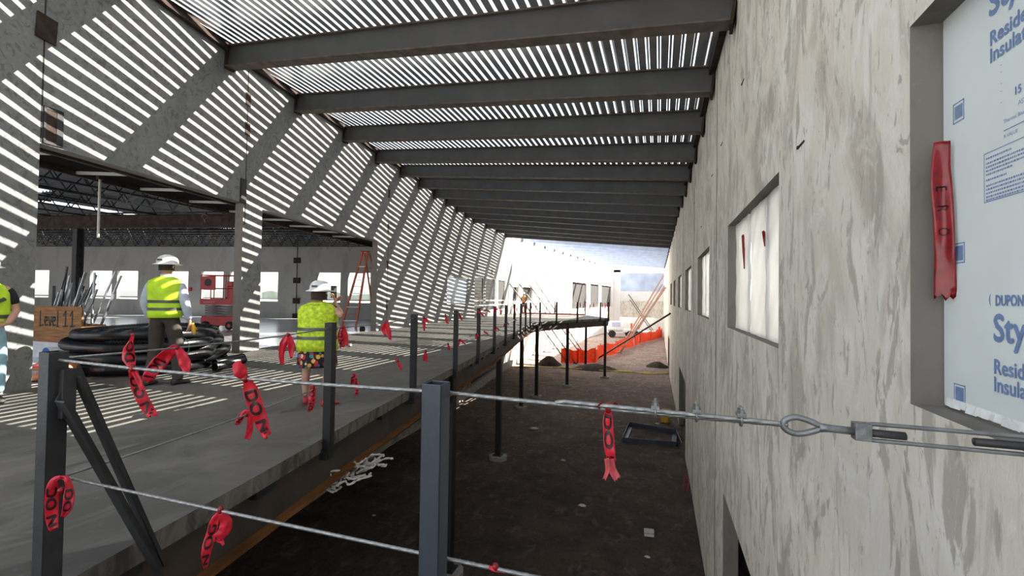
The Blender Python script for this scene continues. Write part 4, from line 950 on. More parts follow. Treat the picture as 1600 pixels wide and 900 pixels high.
def shoe(t, p, yaw, s, mat, name='shoe'):
    R_ = Matrix.Rotation(yaw,3,'Z'); rings = []
    for y, w, h in ((-.085,.020,.05),(-.075,.036,.085),(-.03,.040,.10),(.03,.040,.075),(.09,.047,.055),(.14,.042,.045),(.17,.022,.03)):
        rr = []
        for k in range(12):
            a = 2*math.pi*k/12; x = w*math.cos(a); z = h*.5+h*.5*math.sin(a)
            rr.append(V(p)+R_@V((x*s,y*s,max(0,z)*s)))
        rings.append(rr)
    b = MB(); b.loft(rings, True, True, True); return b.build(name, mat, t, smooth=True)
def seg(E_, *ks): E_ += list(zip(ks, ks[1:]))
# --- man by the coils, walking away
man_p = V((-7.10,4.95,0)); mr = .55
t = thing('person', 'person in white hard hat, lime vest and dark trousers, walking by black pipe coils', 'person', man_p, mr)
inv = Matrix.Rotation(-mr,3,'Z')
lf = inv @ (on_z(234,601,0)-man_p); rf = inv @ (on_z(279,600,0)-man_p)
S = 1.07
J = {'pel':(V((0,0,.97*S)),.135),'waist':(V((0,.01,1.12*S)),.125),'chest':(V((0,.0,1.30*S)),(.155,.12)),'up':(V((0,-.005,1.44*S)),(.12,.09)),'neck':(V((0,.015,1.53*S)),.058),'head':(V((0,.03,1.63*S)),.07),
 'shL':(V((-.19,0,1.43*S)),.062),'elL':(V((-.27,-.01,1.16*S)),.046),'wrL':(V((-.25,.12,.93*S)),.033),
 'shR':(V((.19,0,1.43*S)),.062),'elR':(V((.275,-.03,1.15*S)),.046),'wrR':(V((.30,.06,.905*S)),.033),
 'hiL':(V((-.10,0,.92*S)),.10),'knL':(V((lf.x*.62-.02,lf.y*.5+.05,.52*S)),.066),'anL':(V((lf.x,lf.y-.03,.10)),.045),
 'hiR':(V((.10,0,.92*S)),.10),'knR':(V((rf.x*.65+.02,rf.y*.5+.05,.52*S)),.066),'anR':(V((rf.x,rf.y-.03,.10)),.045)}
E_ = []; seg(E_,'pel','waist','chest','up','neck','head'); seg(E_,'up','shL','elL','wrL'); seg(E_,'up','shR','elR','wrR'); seg(E_,'pel','hiL','knL','anL'); seg(E_,'pel','hiR','knR','anR')
BJ = dict(J); BE = list(E_); hand(BJ,BE,'wrR',(.05,.05,-1),(-1,.2,0),(.1,1,0),1.1,.5,'R'); hand(BJ,BE,'wrL',(0,.2,-1),(1,.2,0),(0,1,.2),1.1,.6,'L')
skin_obj('body', BJ, BE, M['skin'], t, 'pel')
tj = {k:(J[k][0], (J[k][1][0] if isinstance(J[k][1],tuple) else J[k][1])+d) for k,d in (('pel',.025),('waist',.012),('hiL',.022),('knL',.028),('anL',.030),('hiR',.022),('knR',.028),('anR',.030))}
for a in 'LR': tj['cu'+a] = (J['an'+a][0]-V((0,0,.03)), .075)
te = []; seg(te,'waist','pel','hiL','knL','anL','cuL'); seg(te,'pel','hiR','knR','anR','cuR'); skin_obj('trousers', tj, te, M['trousers'], t, 'pel')
sj = {k:(J[k][0], (tuple(q+d for q in J[k][1]) if isinstance(J[k][1],tuple) else J[k][1]+d)) for k,d in (('waist',.02),('chest',.018),('up',.02),('shL',.018),('elL',.022),('wrL',.020),('shR',.018),('elR',.022),('wrR',.020))}
sj['col'] = (V((0,.005,1.50*S)),.072)
se = []; seg(se,'waist','chest','up','col'); seg(se,'up','shL','elL','wrL'); seg(se,'up','shR','elR','wrR'); skin_obj('shirt', sj, se, M['shirt'], t, 'chest')
vr = [ell(0,0,.945*S,.215,.165),ell(0,0,1.02*S,.215,.165),ell(0,0,1.12*S,.21,.16),ell(0,0,1.22*S,.218,.165),ell(0,0,1.32*S,.228,.168),ell(0,-.005,1.40*S,.232,.155),ell(0,-.005,1.455*S,.215,.125),ell(0,0,1.495*S,.135,.095),ell(0,.0,1.515*S,.085,.078)]
vest(t, vr, M['hivis'], ((1.045*S,1.085*S),(1.15*S,1.19*S)))
b = MB(); b.loft([ell(0,.012,1.495*S,.085,.085),ell(0,.012,1.55*S,.072,.074)], True); b.build('collar', M['white_plastic'], t, smooth=True)
head_parts(t, (0,.03,1.665*S), 1.10, M['hair'], -.25, -.055)
shoe(t, (lf.x,lf.y-.02,0), -.05, 1.12, M['shoe']); shoe(t, (rf.x,rf.y-.02,0), -.5, 1.12, M['shoe'])
p = man_p+Matrix.Rotation(mr,3,'Z')@V((.33,.10,.86)); tg = thing('work_glove', 'yellowish work glove in the right hand of the person by the pipe coils', 'glove', p, mr)
b = MB(); b.loft([ell(0,0,.06,.02,.02,12),ell(.01,0,.0,.035,.02,12),ell(.015,.01,-.07,.03,.018,12),ell(.02,.01,-.12,.012,.01,12)], True, True, True); b.build('glove_body', M['yellow'], tg, smooth=True); b = MB(); b.tube([(.03,.02,-.01),(.05,.05,-.05)], .012, 8); b.build('thumb', M['yellow'], tg, smooth=True)
# --- person in dotted skirt taking a picture
wo_p = V((-4.11,4.75,0)); wr = .38
t = thing('person', 'person in white hard hat, lime vest and dotted skirt, raising a phone', 'person', wo_p, wr)
inv = Matrix.Rotation(-wr,3,'Z'); lf = inv@(on_z(478,629,0)-wo_p); rf = inv@(on_z(512,633,0)-wo_p)
S = .865
elR = inv@(on_y(535,494,4.80)-wo_p); wrR = inv@(on_y(524,474,4.98)-wo_p); ph = inv@(on_y(521,463,5.05)-wo_p)
J = {'pel':(V((0,0,.97*S)),.135),'waist':(V((0,.01,1.12*S)),.118),'chest':(V((0,0,1.30*S)),(.135,.115)),'up':(V((0,0,1.43*S)),(.10,.08)),'neck':(V((0,.015,1.52*S)),.048),'head':(V((0,.03,1.62*S)),.062),
 'shL':(V((-.165,.01,1.41*S)),.052),'elL':(V((-.17,.22,1.22*S)),.040),'wrL':(V((.06,.36,1.46*S)),.028),
 'shR':(V((.165,.02,1.41*S)),.052),'elR':(elR,.043),'wrR':(wrR,.028),
 'hiL':(V((-.09,0,.92*S)),.10),'knL':(V((lf.x*.9,lf.y*.5+.01,.50*S)),.055),'caL':(V((lf.x*.95,lf.y*.8-.03,.36*S)),.053),'anL':(V((lf.x,lf.y-.03,.085)),.034),
 'hiR':(V((.09,0,.92*S)),.10),'knR':(V((rf.x*.9,rf.y*.5+.01,.50*S)),.055),'caR':(V((rf.x*.95,rf.y*.8-.03,.36*S)),.053),'anR':(V((rf.x,rf.y-.03,.085)),.034)}
E_ = []; seg(E_,'pel','waist','chest','up','neck','head'); seg(E_,'up','shL','elL','wrL'); seg(E_,'up','shR','elR','wrR'); seg(E_,'pel','hiL','knL','caL','anL'); seg(E_,'pel','hiR','knR','caR','anR')
hd_ = (ph-wrR).normalized(); hand(J,E_,'wrR',hd_+V((0,0,.6)),(-1,.2,0),(0,-.4,.8),.9,.8,'R'); hand(J,E_,'wrL',(.5,.3,.6),(1,-.2,0),(0,-.4,.8),.9,.8,'L')
skin_obj('body', J, E_, M['skin'], t, 'pel')
sj = {k:(J[k][0], (tuple(q+d for q in J[k][1]) if isinstance(J[k][1],tuple) else J[k][1]+d)) for k,d in (('waist',.018),('chest',.016),('up',.018),('shL',.020),('shR',.020))}
sj['slL'] = (J['shL'][0].lerp(J['elL'][0],.42),.062); sj['slR'] = (J['shR'][0].lerp(J['elR'][0],.42),.062)
se = []; seg(se,'waist','chest','up'); seg(se,'up','shL','slL'); seg(se,'up','shR','slR'); skin_obj('top', sj, se, M['black_cloth'], t, 'chest')
b = MB(); rg = []
for k, (z, rx, ry) in enumerate(((1.10,.165,.14),(1.0,.195,.165),(.90,.215,.185),(.78,.225,.195),(.66,.235,.205),(.565,.24,.212))):
    rg.append([V((rx*(1+.03*k/5*math.sin(9*a))*math.cos(a), ry*(1+.03*k/5*math.sin(9*a))*math.sin(a), z*S)) for a in [2*math.pi*j/54 for j in range(54)]])
b.loft(rg, True); o = b.build('skirt', M['skirt'], t, smooth=True); sd = o.modifiers.new('thickness','SOLIDIFY'); sd.thickness = .006
vr = [ell(0,0,.80*S,.242,.205),ell(0,0,.90*S,.240,.202),ell(0,0,1.02*S,.235,.195),ell(0,0,1.15*S,.232,.19),ell(0,0,1.28*S,.236,.188),ell(0,-.005,1.37*S,.235,.165),ell(0,-.005,1.43*S,.21,.125),ell(0,0,1.475*S,.125,.09),ell(0,0,1.50*S,.072,.07)]
vest(t, vr, M['hivis_dots'], ((.965*S,1.01*S),(1.09*S,1.135*S)))
head_parts(t, (0,.03,1.63*S), 1.0, M['hair_brown'], -.12, -.085, True, 1.08)
shoe(t, (lf.x,lf.y-.02,0), .35, .92, M['shoe_red']); shoe(t, (rf.x,rf.y-.02,0), -.75, .92, M['shoe_red'])
pp = wo_p+Matrix.Rotation(wr,3,'Z')@(ph+V((0,.01,.02))); tp = thing('phone', 'dark phone held up by the person in the dotted skirt', 'phone', pp, wr+.1)
b = MB(); b.box((-.038,-.006,-.04),(.038,.004,.12)); b.build('phone_body', M['black_cloth'], tp, bevel=.004); b = MB(); b.box((-.034,-.0075,-.034),(.034,-.006,.114)); b.build('screen', M['glass_dark'], tp)
# --- person at the left edge, partly out of view
pe = V((-7.86,3.33,0)); pr_ = -1.85
t = thing('person', 'person in lime vest and black T-shirt, cut off by the picture edge', 'person', pe, pr_)
S = .985
J = {'pel':(V((0,0,.97*S)),.14),'waist':(V((0,.01,1.12*S)),.13),'chest':(V((0,.0,1.30*S)),(.155,.12)),'up':(V((0,-.005,1.43*S)),(.12,.09)),'neck':(V((0,.015,1.53*S)),.056),'head':(V((0,.03,1.63*S)),.068),
 'shL':(V((-.195,0,1.42*S)),.06),'elL':(V((-.27,.0,1.14*S)),.046),'wrL':(V((-.17,.24,1.00*S)),.033),'shR':(V((.195,0,1.42*S)),.06),'elR':(V((.27,-.01,1.14*S)),.046),'wrR':(V((.20,.22,.98*S)),.033),
 'hiL':(V((-.10,0,.92*S)),.10),'knL':(V((-.12,.03,.5*S)),.065),'anL':(V((-.13,-.02,.09)),.045),'hiR':(V((.10,0,.92*S)),.10),'knR':(V((.12,.03,.5*S)),.065),'anR':(V((.13,-.02,.09)),.045)}
E_ = []; seg(E_,'pel','waist','chest','up','neck','head'); seg(E_,'up','shL','elL','wrL'); seg(E_,'up','shR','elR','wrR'); seg(E_,'pel','hiL','knL','anL'); seg(E_,'pel','hiR','knR','anR')
BJ = dict(J); BE = list(E_); hand(BJ,BE,'wrL',(.7,.5,-.3),(.5,-.5,0),(0,.2,1),1.05,.7,'L'); hand(BJ,BE,'wrR',(-.6,.5,-.2),(-.5,-.5,0),(0,.2,1),1.05,.7,'R'); skin_obj('body', BJ, BE, M['skin'], t, 'pel')
tj = {k:(J[k][0], (J[k][1][0] if isinstance(J[k][1],tuple) else J[k][1])+d) for k,d in (('pel',.022),('waist',.012),('hiL',.022),('knL',.025),('anL',.028),('hiR',.022),('knR',.025),('anR',.028))}
te = []; seg(te,'waist','pel','hiL','knL','anL'); seg(te,'pel','hiR','knR','anR'); skin_obj('trousers', tj, te, M['jeans'], t, 'pel')
sj = {k:(J[k][0], (tuple(q+d for q in J[k][1]) if isinstance(J[k][1],tuple) else J[k][1]+d)) for k,d in (('waist',.02),('chest',.016),('up',.018),('shL',.022),('shR',.022))}
sj['slL'] = (J['shL'][0].lerp(J['elL'][0],.75),.068); sj['slR'] = (J['shR'][0].lerp(J['elR'][0],.75),.068)
se = []; seg(se,'waist','chest','up'); seg(se,'up','shL','slL'); seg(se,'up','shR','slR'); skin_obj('shirt', sj, se, M['black_cloth'], t, 'chest')
vr = [ell(0,0,.97*S,.215,.165),ell(0,0,1.12*S,.21,.16),ell(0,0,1.25*S,.218,.165),ell(0,-.0,1.37*S,.212,.155),ell(0,0,1.45*S,.175,.11),ell(0,0,1.49*S,.115,.09),ell(0,0,1.515*S,.08,.075)]
vest(t, vr, M['hivis'], ((1.055*S,1.10*S),))
b = MB(); b.tube([V((-.15,.14,1.30*S)), V((-.04,.185,1.24*S)), V((.10,.185,1.20*S))], .022, 8); b.build('shoulder_strap', M['reflect'], t, smooth=True)
head_parts(t, (0,.03,1.665*S), 1.0, M['hair'], 0, -.05)
shoe(t, (-.13,0,0), .1, 1.1, M['shoe']); shoe(t, (.13,0,0), -.1, 1.1, M['shoe'])
# --- tiny worker far off
fp = on_z(818,482,-0.0) if False else V((-11.0,38.5,0)); q = on_seg(818, V((-11.6,36.2,0)), V((-8,36.2,0)))
t = thing('person', 'tiny far person in orange vest at the end of the walkway', 'person', (q.x,q.y,0), 2.9)
J = {'pel':(V((0,0,.95)),.13),'chest':(V((0,0,1.3)),.14),'neck':(V((0,0,1.5)),.055),'head':(V((0,.02,1.62)),.085),'shL':(V((-.19,0,1.42)),.06),'elL':(V((-.26,0,1.15)),.045),'haL':(V((-.22,.15,.95)),.035),'shR':(V((.19,0,1.42)),.06),'elR':(V((.26,0,1.15)),.045),'haR':(V((.22,.15,.95)),.035),'knL':(V((-.11,.02,.5)),.065),'ftL':(V((-.12,0,.08)),.05),'knR':(V((.11,.02,.5)),.065),'ftR':(V((.12,0,.08)),.05)}
E_ = []; seg(E_,'pel','chest','neck','head'); seg(E_,'chest','shL','elL','haL'); seg(E_,'chest','shR','elR','haR'); seg(E_,'pel','knL','ftL'); seg(E_,'pel','knR','ftR'); skin_obj('body', J, E_, M['trousers'], t, 'pel', 1)
b = MB(); b.loft([ell(0,0,.95,.2,.16,16),ell(0,0,1.25,.2,.16,16),ell(0,0,1.42,.2,.14,16),ell(0,0,1.5,.08,.08,16)], True); b.build('safety_vest', M['orange_vest'], t, smooth=True)
b = MB(); b.loft([ell(0,.02,1.68,.15,.17,16),ell(0,.02,1.69,.11,.13,16),ell(0,.02,1.8,.07,.09,16)], True, True, True); b.build('hard_hat', M['white_plastic'], t, smooth=True)
# ------------------------------------------------------------------ pipe coils, crate, bags
def coil(cx, cy, turns, label, seedn, pr=.098, ends=True):
    rnd = random.Random(seedn); pts = []; N = 96
    path = []
    for k, (R_, z) in enumerate(turns):
        ph, ax, ay = rnd.uniform(0,6), rnd.uniform(-.05,.05), rnd.uniform(-.05,.05); w = rnd.uniform(.01,.05)
        path.append((R_, z, ph, ax, ay, w))
    n = len(path)
    for k in range(n):
        for j in range(N):
            u = j/N; a = 2*math.pi*u + 1.0
            cur = path[k]; nx_ = path[min(k+1,n-1)]
            s = max(0, (u-.80)/.20); s = s*s*(3-2*s)
            def at(pa): return V((cx+pa[3]+(pa[0]+pa[5]*math.sin(2*a+pa[2]))*math.cos(a), cy+pa[4]+(pa[0]+pa[5]*math.cos(3*a+pa[2]))*math.sin(a), pa[1]+.02*math.sin(2*a+pa[2])))
            pts.append(at(cur).lerp(at(nx_), s))
    P = []
    for a, c in zip(pts, pts[1:]):
        m_ = max(1, int((c-a).length/.018)); P += [a+(c-a)*(q/m_) for q in range(m_)]
    org = V((cx,cy,0)); b = MB(); b.tube([p-org for p in P], lambda i: pr*(1 if (i % 2) else .85), 12); o = b.build('pipe_coil', M['hdpe'], None, smooth=True); o.location = org
    return tag(o, label, 'pipe')
coil(-8.98, 6.05, [(1.06,.10),(.86,.10),(1.12,.285),(.92,.285),(1.08,.475),(.88,.48),(1.0,.655)], 'large coil of black corrugated drain pipe in the hall opening behind the walking person', 5)
coil(-10.75, 7.15, [(.66,.10),(.47,.10),(.70,.285),(.50,.29),(.64,.47)], 'smaller black pipe coil behind the large coil, near the plywood crate', 9)
for q, yy, lab, dx in (((338,573),0,'black corrugated pipe end with its open mouth towards the camera',.0),((322,570),.2,'black corrugated pipe stub lying between the large coil and the open pipe end',-.1)):
    p = on_z(*q,.085); A = V((p.x,p.y+yy,.085)); d = V((-.35,.93,0)); n_ = 70; P = [d*(.9*k/n_) for k in range(n_)]
    t = thing('pipe_end', lab, 'pipe', A); b = MB(); b.tube(P, lambda i: .078*(1 if i%2 else .9), 14, caps=False); b.tube(P[::-1], lambda i: .066, 14, caps=False); b.build('pipe_wall', M['hdpe'], t)
    b = MB(); b.lathe([(.066,0),(.080,0),(.080,.03),(.066,.03)], 18, rot=Matrix.Rotation(math.pi/2,3,'X')@Matrix.Identity(3)); b.build('rim', M['hdpe'], t, smooth=False)
b = MB(); g0 = on_y(283,528,5.4); b.tube(catmull([V((0,0,0)),V((.12,.0,-.02)),V((.18,.0,-.16)),V((.12,0,-.30))],6), .006, 6); o = b.build('tie_wire', M['green_wire']); o.location = g0; tag(o, 'green tie wire curling off the large black pipe coil', 'wire')
# crate with scrap
c0 = on_y(58,479,6.0); c1 = on_y(128,479,6.0); cw = 1.62
t = thing('scrap_crate', 'brown plywood scrap crate lettered by hand on its front, standing inside the near opening', 'crate', (c1.x-cw,6.0,0))
b = MB(); b.box((0,0,.33),(cw,.03,1.07)); fp_ = b.build('front_panel', M['plywood'], t)
tb = MB(); xl = on_y(62,497,5.99).x-(c1.x-cw); sx_ = (cw-.10-xl)/6.3
strokes = [[(0,1),(.02,.5),(0,0),(.55,.06)],[(.75,.30),(1.2,.38),(1.15,.6),(.9,.62),(.78,.3),(.95,.05),(1.3,.08)],[(1.45,.62),(1.7,.05),(1.95,.66)],[(2.1,.32),(2.55,.4),(2.5,.62),(2.25,.62),(2.12,.3),(2.3,.05),(2.65,.1)],[(2.95,1.05),(2.98,.5),(2.95,.02),(3.1,.0)],[(3.9,.75),(4.25,1.02),(4.28,.5),(4.25,.04)],[(3.95,.02),(4.6,.06)],[(5.0,.75),(5.35,1.04),(5.38,.5),(5.36,.05)],[(5.05,.03),(5.75,.08)]]
for st in strokes:
    for (xa,za),(xb,zb) in zip(st, st[1:]):
        A_, B_ = V((xl+xa*sx_,-.003,.66+za*.30)), V((xl+xb*sx_,-.003,.66+zb*.30)); tb.bar(A_-(B_-A_).normalized()*.01, B_+(B_-A_).normalized()*.01, .004, .034, up=(B_-A_).cross(V((0,1,0))))
tb.build('hand_lettering', M['ink'], fp_)
b = MB(); b.box((0,.005,.0),(cw,.03,.33)); b.build('lower_board', M['white_board'], t)
b = MB(); b.box((0,.40,0),(cw,.43,.70)); b.build('back_panel', M['plywood'], t)
b = MB(); b.box((0,.03,0),(.03,.40,.70)); b.build('side_panel', M['plywood'], t); b = MB(); b.box((cw-.03,.03,0),(cw,.40,.70)); b.build('side_panel', M['plywood'], t)
rnd = random.Random(4)
for i in range(26):
    bx, by = c1.x-cw+rnd.uniform(.15,cw-.12), 6.0+rnd.uniform(.10,.34); L_ = rnd.uniform(1.15,1.75); an = rnd.uniform(-.65,.75); bn = rnd.uniform(-.2,.2)
    dv = V((math.sin(an)*.75, abs(bn), 1)).normalized(); b = MB()
    if i % 3 == 0: b.bar(V((0,0,0)), dv*L_, .05, .02)
    elif i % 3 == 1: b.tube([V((0,0,0)), dv*L_], .014, 8)
    else: b.angle(V((0,0,0)), dv*L_, .045, .004, (0,1,0), (1,0,0))
    o = b.build('scrap_bar', M['scrap'] if i % 4 else M['steel_dark']); o.location = (bx,by,.18); tag(o, 'metal scrap bar sticking up out of the plywood crate', 'scrap', 'scrap metal in the plywood crate')
p = on_z(66,566,0); t = thing('bucket', 'blue bucket lying on its side between the striped wall and the plywood crate', 'bucket', (p.x-.1,p.y+.1,.14))
R_ = Matrix.Rotation(math.pi/2,3,'X') @ Matrix.Rotation(.4,3,'Y'); b = MB(); b.lathe([(0,.30),(.11,.30),(.14,0),(.132,0),(.105,.29),(0,.29)], 20, rot=Matrix.Rotation(-math.pi/2,3,'X')); b.build('shell', M['white_board'], t, smooth=True)
b = MB(); b.lathe([(.13,.001),(.0,.06)], 20, rot=Matrix.Rotation(-math.pi/2,3,'X')); b.build('inside', M['blue'], t)
for q0, w, h, lab, rz in (((66,598),.36,.16,'lower orange paper sack crumpled at the foot of the striped wall',.3),((70,584),.34,.15,'upper orange paper sack with red print, lying on the lower sack',-.2)):
    p = on_z(*(64,598),0)+V((-.14,.22,0)); z = 0 if q0[1] == 598 else .15; b = MB(); rg = []
    for k in range(9):
        u = k/8-.5; hh = h*(1-(2*u)**4*.7); rg.append([V((u*w*1.4, .22*math.cos(a)*(1-.1*abs(u)), max(0,hh*.5+hh*.5*math.sin(a)+.015*math.sin(k*3+a*4)))) for a in [2*math.pi*j/16 for j in range(16)]])
    b.loft(rg, True, True, True); t = thing('paper_sack', lab, 'sack', p+V((0,0,z)), rz+.5); b.build('sack_body', M['paper'], t, smooth=True)
    b = MB(); b.box((-.1,-.236,h*.4),(.1,-.222,h*.62)); b.build('print_band', M['red_box'], t)
# ------------------------------------------------------------------ scissor lift and ladder
lp = on_z(336,514,0); LR = .38
t = thing('scissor_lift', 'red scissor lift parked inside the hall, seen beside the concrete pier', 'lift', lp+V((.25,.1,0)), LR); t.scale = (.84,.84,.92)
b = MB(); b.box((-.72,-.38,.16),(.72,.38,.55)); b.box((-.80,-.30,.26),(.80,.30,.46)); b.build('chassis', M['lift_red'], t, bevel=.02)
for sx in (-.52,.52):
    for sy in (-.40,.40):
        w = MB(); w.lathe([(0,-.07),(.13,-.07),(.17,-.055),(.17,.055),(.13,.07),(0,.07)], 22, at=(sx,sy,.17), rot=Matrix.Rotation(math.pi/2,3,'X')); wo_ = w.build('wheel', M['tyre'], t)
        w = MB(); w.lathe([(0,-.075),(.07,-.075),(.07,.075),(0,.075)], 14, at=(sx,sy,.17), rot=Matrix.Rotation(math.pi/2,3,'X')); w.build('hub', M['lift_red'], wo_)
for k in range(4):
    z = .58+k*.105; b = MB()
    for sy in (-.26,.26): b.bar((-.62,sy,z),(.62,sy,z+.08),.04,.05); b.bar((.62,sy,z),(-.62,sy,z+.08),.04,.05)
    b.build('scissor_arm', M['brace'], t)
b = MB(); b.box((-.78,-.38,1.02),(.85,.38,1.12)); b.box((-.78,-.40,1.06),(.85,-.38,1.26)); b.box((-.78,.38,1.06),(.85,.40,1.26)); b.build('platform', M['lift_red'], t)
b = MB()
for sx in (-.76,-.2,.3,.82):
    for sy in (-.37,.37): b.tube([(sx,sy,1.12),(sx,sy,2.22)], .02, 8)
for z in (1.68,2.22):
    for sy in (-.37,.37): b.tube([(-.76,sy,z),(.82,sy,z)], .02, 8)
    for sx in (-.76,.82): b.tube([(sx,-.37,z),(sx,.37,z)], .02, 8)
b.build('guard_rails', M['lift_red'], t)
b = MB(); b.box((-.76,-.43,1.62),(-.12,-.40,2.18)); sg = b.build('sign_panel', M['lift_red'], t)
b = MB(); b.lathe([(0,-.006),(.15,-.006),(.15,.006),(0,.006)], 24, at=(-.44,-.435,1.92), rot=Matrix.Rotation(math.pi/2,3,'X')); b.build('round_emblem', M['grey_panel'], sg); b = MB(); b.box((-.58,-.444,1.895),(-.30,-.441,1.945)); b.build('emblem_bar', M['steel_dark'], sg)
b = MB(); b.box((-.62,-.415,1.07),(-.1,-.403,1.17)); b.build('name_band', M['tape_faded'], t)
b = MB(); b.box((.30,-.30,1.14),(.62,.1,1.78)); b.box((.34,-.35,1.78),(.56,-.1,1.98)); b.build('control_box', M['lift_red'], t, bevel=.02)
b = MB(); b.tube([(.1,.0,1.15),(.16,.0,1.3),(.3,.1,1.35),(.4,.15,1.2)], .05, 8); b.build('hose', M['tyre'], t)
fl = on_z(533,512,0); LH = 3.45
t = thing('stepladder', 'tall orange stepladder standing in the second hall opening', 'ladder', (fl.x,fl.y,0)); A = on_y(561,393,fl.y+.5)-fl
top = V((A.x,.75,A.z)); 
for s in (0,1):
    b = MB(); o2 = V((.55*s*.9,.30*s,0)); b.bar(V((0,0,0))+o2, top+o2*.35, .05, .085, up=(1,0,0)); b.build('front_rail', M['ladder'], t)
    b = MB(); r0 = V((A.x*2-.25,1.5,0)); b.bar(r0+o2, top+V((.05,.08,-.05))+o2*.35, .045, .06, up=(1,0,0)); b.build('rear_rail', M['ladder'], t)
for k in range(1,11):
    u = k/11.2; a = top*u; o2 = V((.495,.30,0))*(1-.65*u); b = MB(); b.bar(a, a+o2, .09, .025); b.build('step', M['alu'] if k % 2 else M['ladder'], t)
b = MB(); b.bar(top+V((-.06,-.02,.02)), top+V((.25,.13,.02)), .22, .07); b.build('top_cap', M['lift_red'], t)
b = MB()
for k in range(1,7):
    u = k/7.5; r_ = r0.lerp(top+V((.05,.08,-.05)),u); b.bar(r_, r_+V((.495,.30,0))*(1-.65*u), .03, .03)
b.build('rear_braces', M['ladder'], t)
p = on_z(533,541,0); t = thing('cable_bundle', 'grey loop of cable on the slab past the dotted-skirt person', 'cable', p); b = MB(); b.tube([V((.25*math.cos(a)+.06*math.sin(3*a),.14*math.sin(a),.02+.01*math.sin(2*a))) for a in [k*.3 for k in range(46)]], .014, 6); b.build('loops', M['galv'], t, smooth=True); b = MB(); b.tube([(.22,.04,.02),(.30,.02,.04)], .03, 8); b.build('plug', M['white_board'], t)
p = on_z(566,517,0); b = MB(); b.lathe([(0,0),(.10,0),(.11,.05),(.10,.14),(.06,.17),(0,.17)], 14); o = b.build('black_cap', M['tyre'], smooth=True); o.location = p; tag(o, 'small black lump on the slab at the jamb of the second opening', 'cap')
# ------------------------------------------------------------------ things on the dirt
cn = [on_z(972,690,ZG), on_z(1057,697,ZG), on_z(1057,677,ZG), on_z(983,665,ZG)]
org = sum(cn, V((0,0,0)))/4; t = thing('angle_frame', 'rectangular dark steel angle frame lying on the dirt beside the yellow bucket', 'frame', org)
for i in range(4):
    a, c = cn[i]-org, cn[(i+1)%4]-org; inw = (-(a+c)/2); inw.z = 0; b = MB(); b.angle(a+V((0,0,.0)), c, .16, .012, (0,0,1), inw); b.build('side', M['steel_blue'], t)
b = MB(); b.tube(catmull([cn[1]-org+V((.0,.1,.1)), cn[1]-org+V((.18,.3,.05)), cn[1]-org+V((.15,.8,.06)), cn[2]-org+V((0,.1,.1))],6), .012, 6); b.build('lifting_wire', M['galv'], t)
p = on_z(1039,659,ZG); t = thing('bucket', 'yellow bucket with rusty contents on the dirt against the pale wall', 'bucket', (p.x,p.y,ZG))
b = MB(); b.lathe([(0,0),(.19,0),(.23,.50),(.245,.50),(.245,.54),(.225,.54),(.18,.03),(0,.03)], 24); b.build('shell', M['yellow'], t, smooth=False); b = MB(); b.lathe([(0,.47),(.1,.50),(.21,.46)], 18); b.build('contents', M['rust_orange'], t); b = MB(); b.tube([(.24*math.cos(a),.03,.5+.1*math.sin(a)*-1) for a in [math.pi*k/12 for k in range(13)]], .006, 6); b.build('handle', M['galv'], t)
p = on_z(1014,835,ZG); t = thing('concrete_block', 'small pale block on the dirt in the lower foreground near the wall', 'block', (p.x,p.y,ZG), .1); b = MB(); b.box((-.11,-.06,-.03),(.11,.06,.11)); b.build('block_body', M['paper_white'], t, bevel=.008); b = MB(); b.box((-.111,-.061,.04),(.111,.061,.05)); b.build('groove', M['dirt'], t)
for i, (q, s, lab) in enumerate((((835,670),.17,'white paper scrap on the dirt before the round footings'),((910,790),.10,'tiny pale paper scrap in the dark dirt past the red flag'),((1012,870),.06,'tiny pale chip on the dirt in front of the small block'),((880,719),.07,'tiny pale chip on the dirt left of the hanging red flag'),((1027,662),.09,'white wad on the dirt before the yellow bucket'),((584,805),.05,'tiny pale chip on the dark dirt below the girder'))):
    p = on_z(*q, ZG); b = MB(); rnd = random.Random(i); b.lathe([(0,0),(s*.6,.0),(s*.75,s*.2),(s*.4,s*.4),(0,s*.42)], 7); b.v = [V((v.x*rnd.uniform(.7,1.3)*1.4, v.y*rnd.uniform(.7,1.2), v.z)) for v in b.v]; o = b.build('paper_scrap', M['paper_white']); o.location = (p.x,p.y,ZG-.01); tag(o, lab, 'scrap')
b = MB(); p = on_z(1073,768,ZG); b.tube(catmull([V((0,0,.0)),V((.05,.05,.25)),V((-.04,.1,.42)),V((-.08,.05,.2)),V((-.1,0,.02))],6), .012, 6); o = b.build('red_wire', M['red_box'], smooth=True); o.location = (min(p.x,.78),p.y,ZG); tag(o, 'looped red wire on the dirt at the foot of the pale wall', 'wire')
# white debris under the girder
base = V((-4.05,7.2,-1.0)); rnd = random.Random(8)
for i in range(22):
    q = on_seg(rnd.uniform(515,572), V((-3.4,5,0)), V((-3.9,9,0))); z = -.67+rnd.uniform(0,.08); b = MB(); 
    pts = [V((0,0,0))]
    for k in range(4): pts.append(pts[-1]+V((rnd.uniform(-.08,.10),rnd.uniform(-.10,.14),rnd.uniform(-.03,.06))))
    b.tube(catmull(pts,4), [.004+.012*abs(math.sin(k*1.3+i)) for k in range(17)], 6); o = b.build('torn_wrap', M['paper_white'], smooth=True); o.location = (q.x+.05,q.y,max(z,-.66)); tag(o, 'torn white wrap caught on the ledge under the walkway girder', 'scrap', 'torn white wrap under the girder')
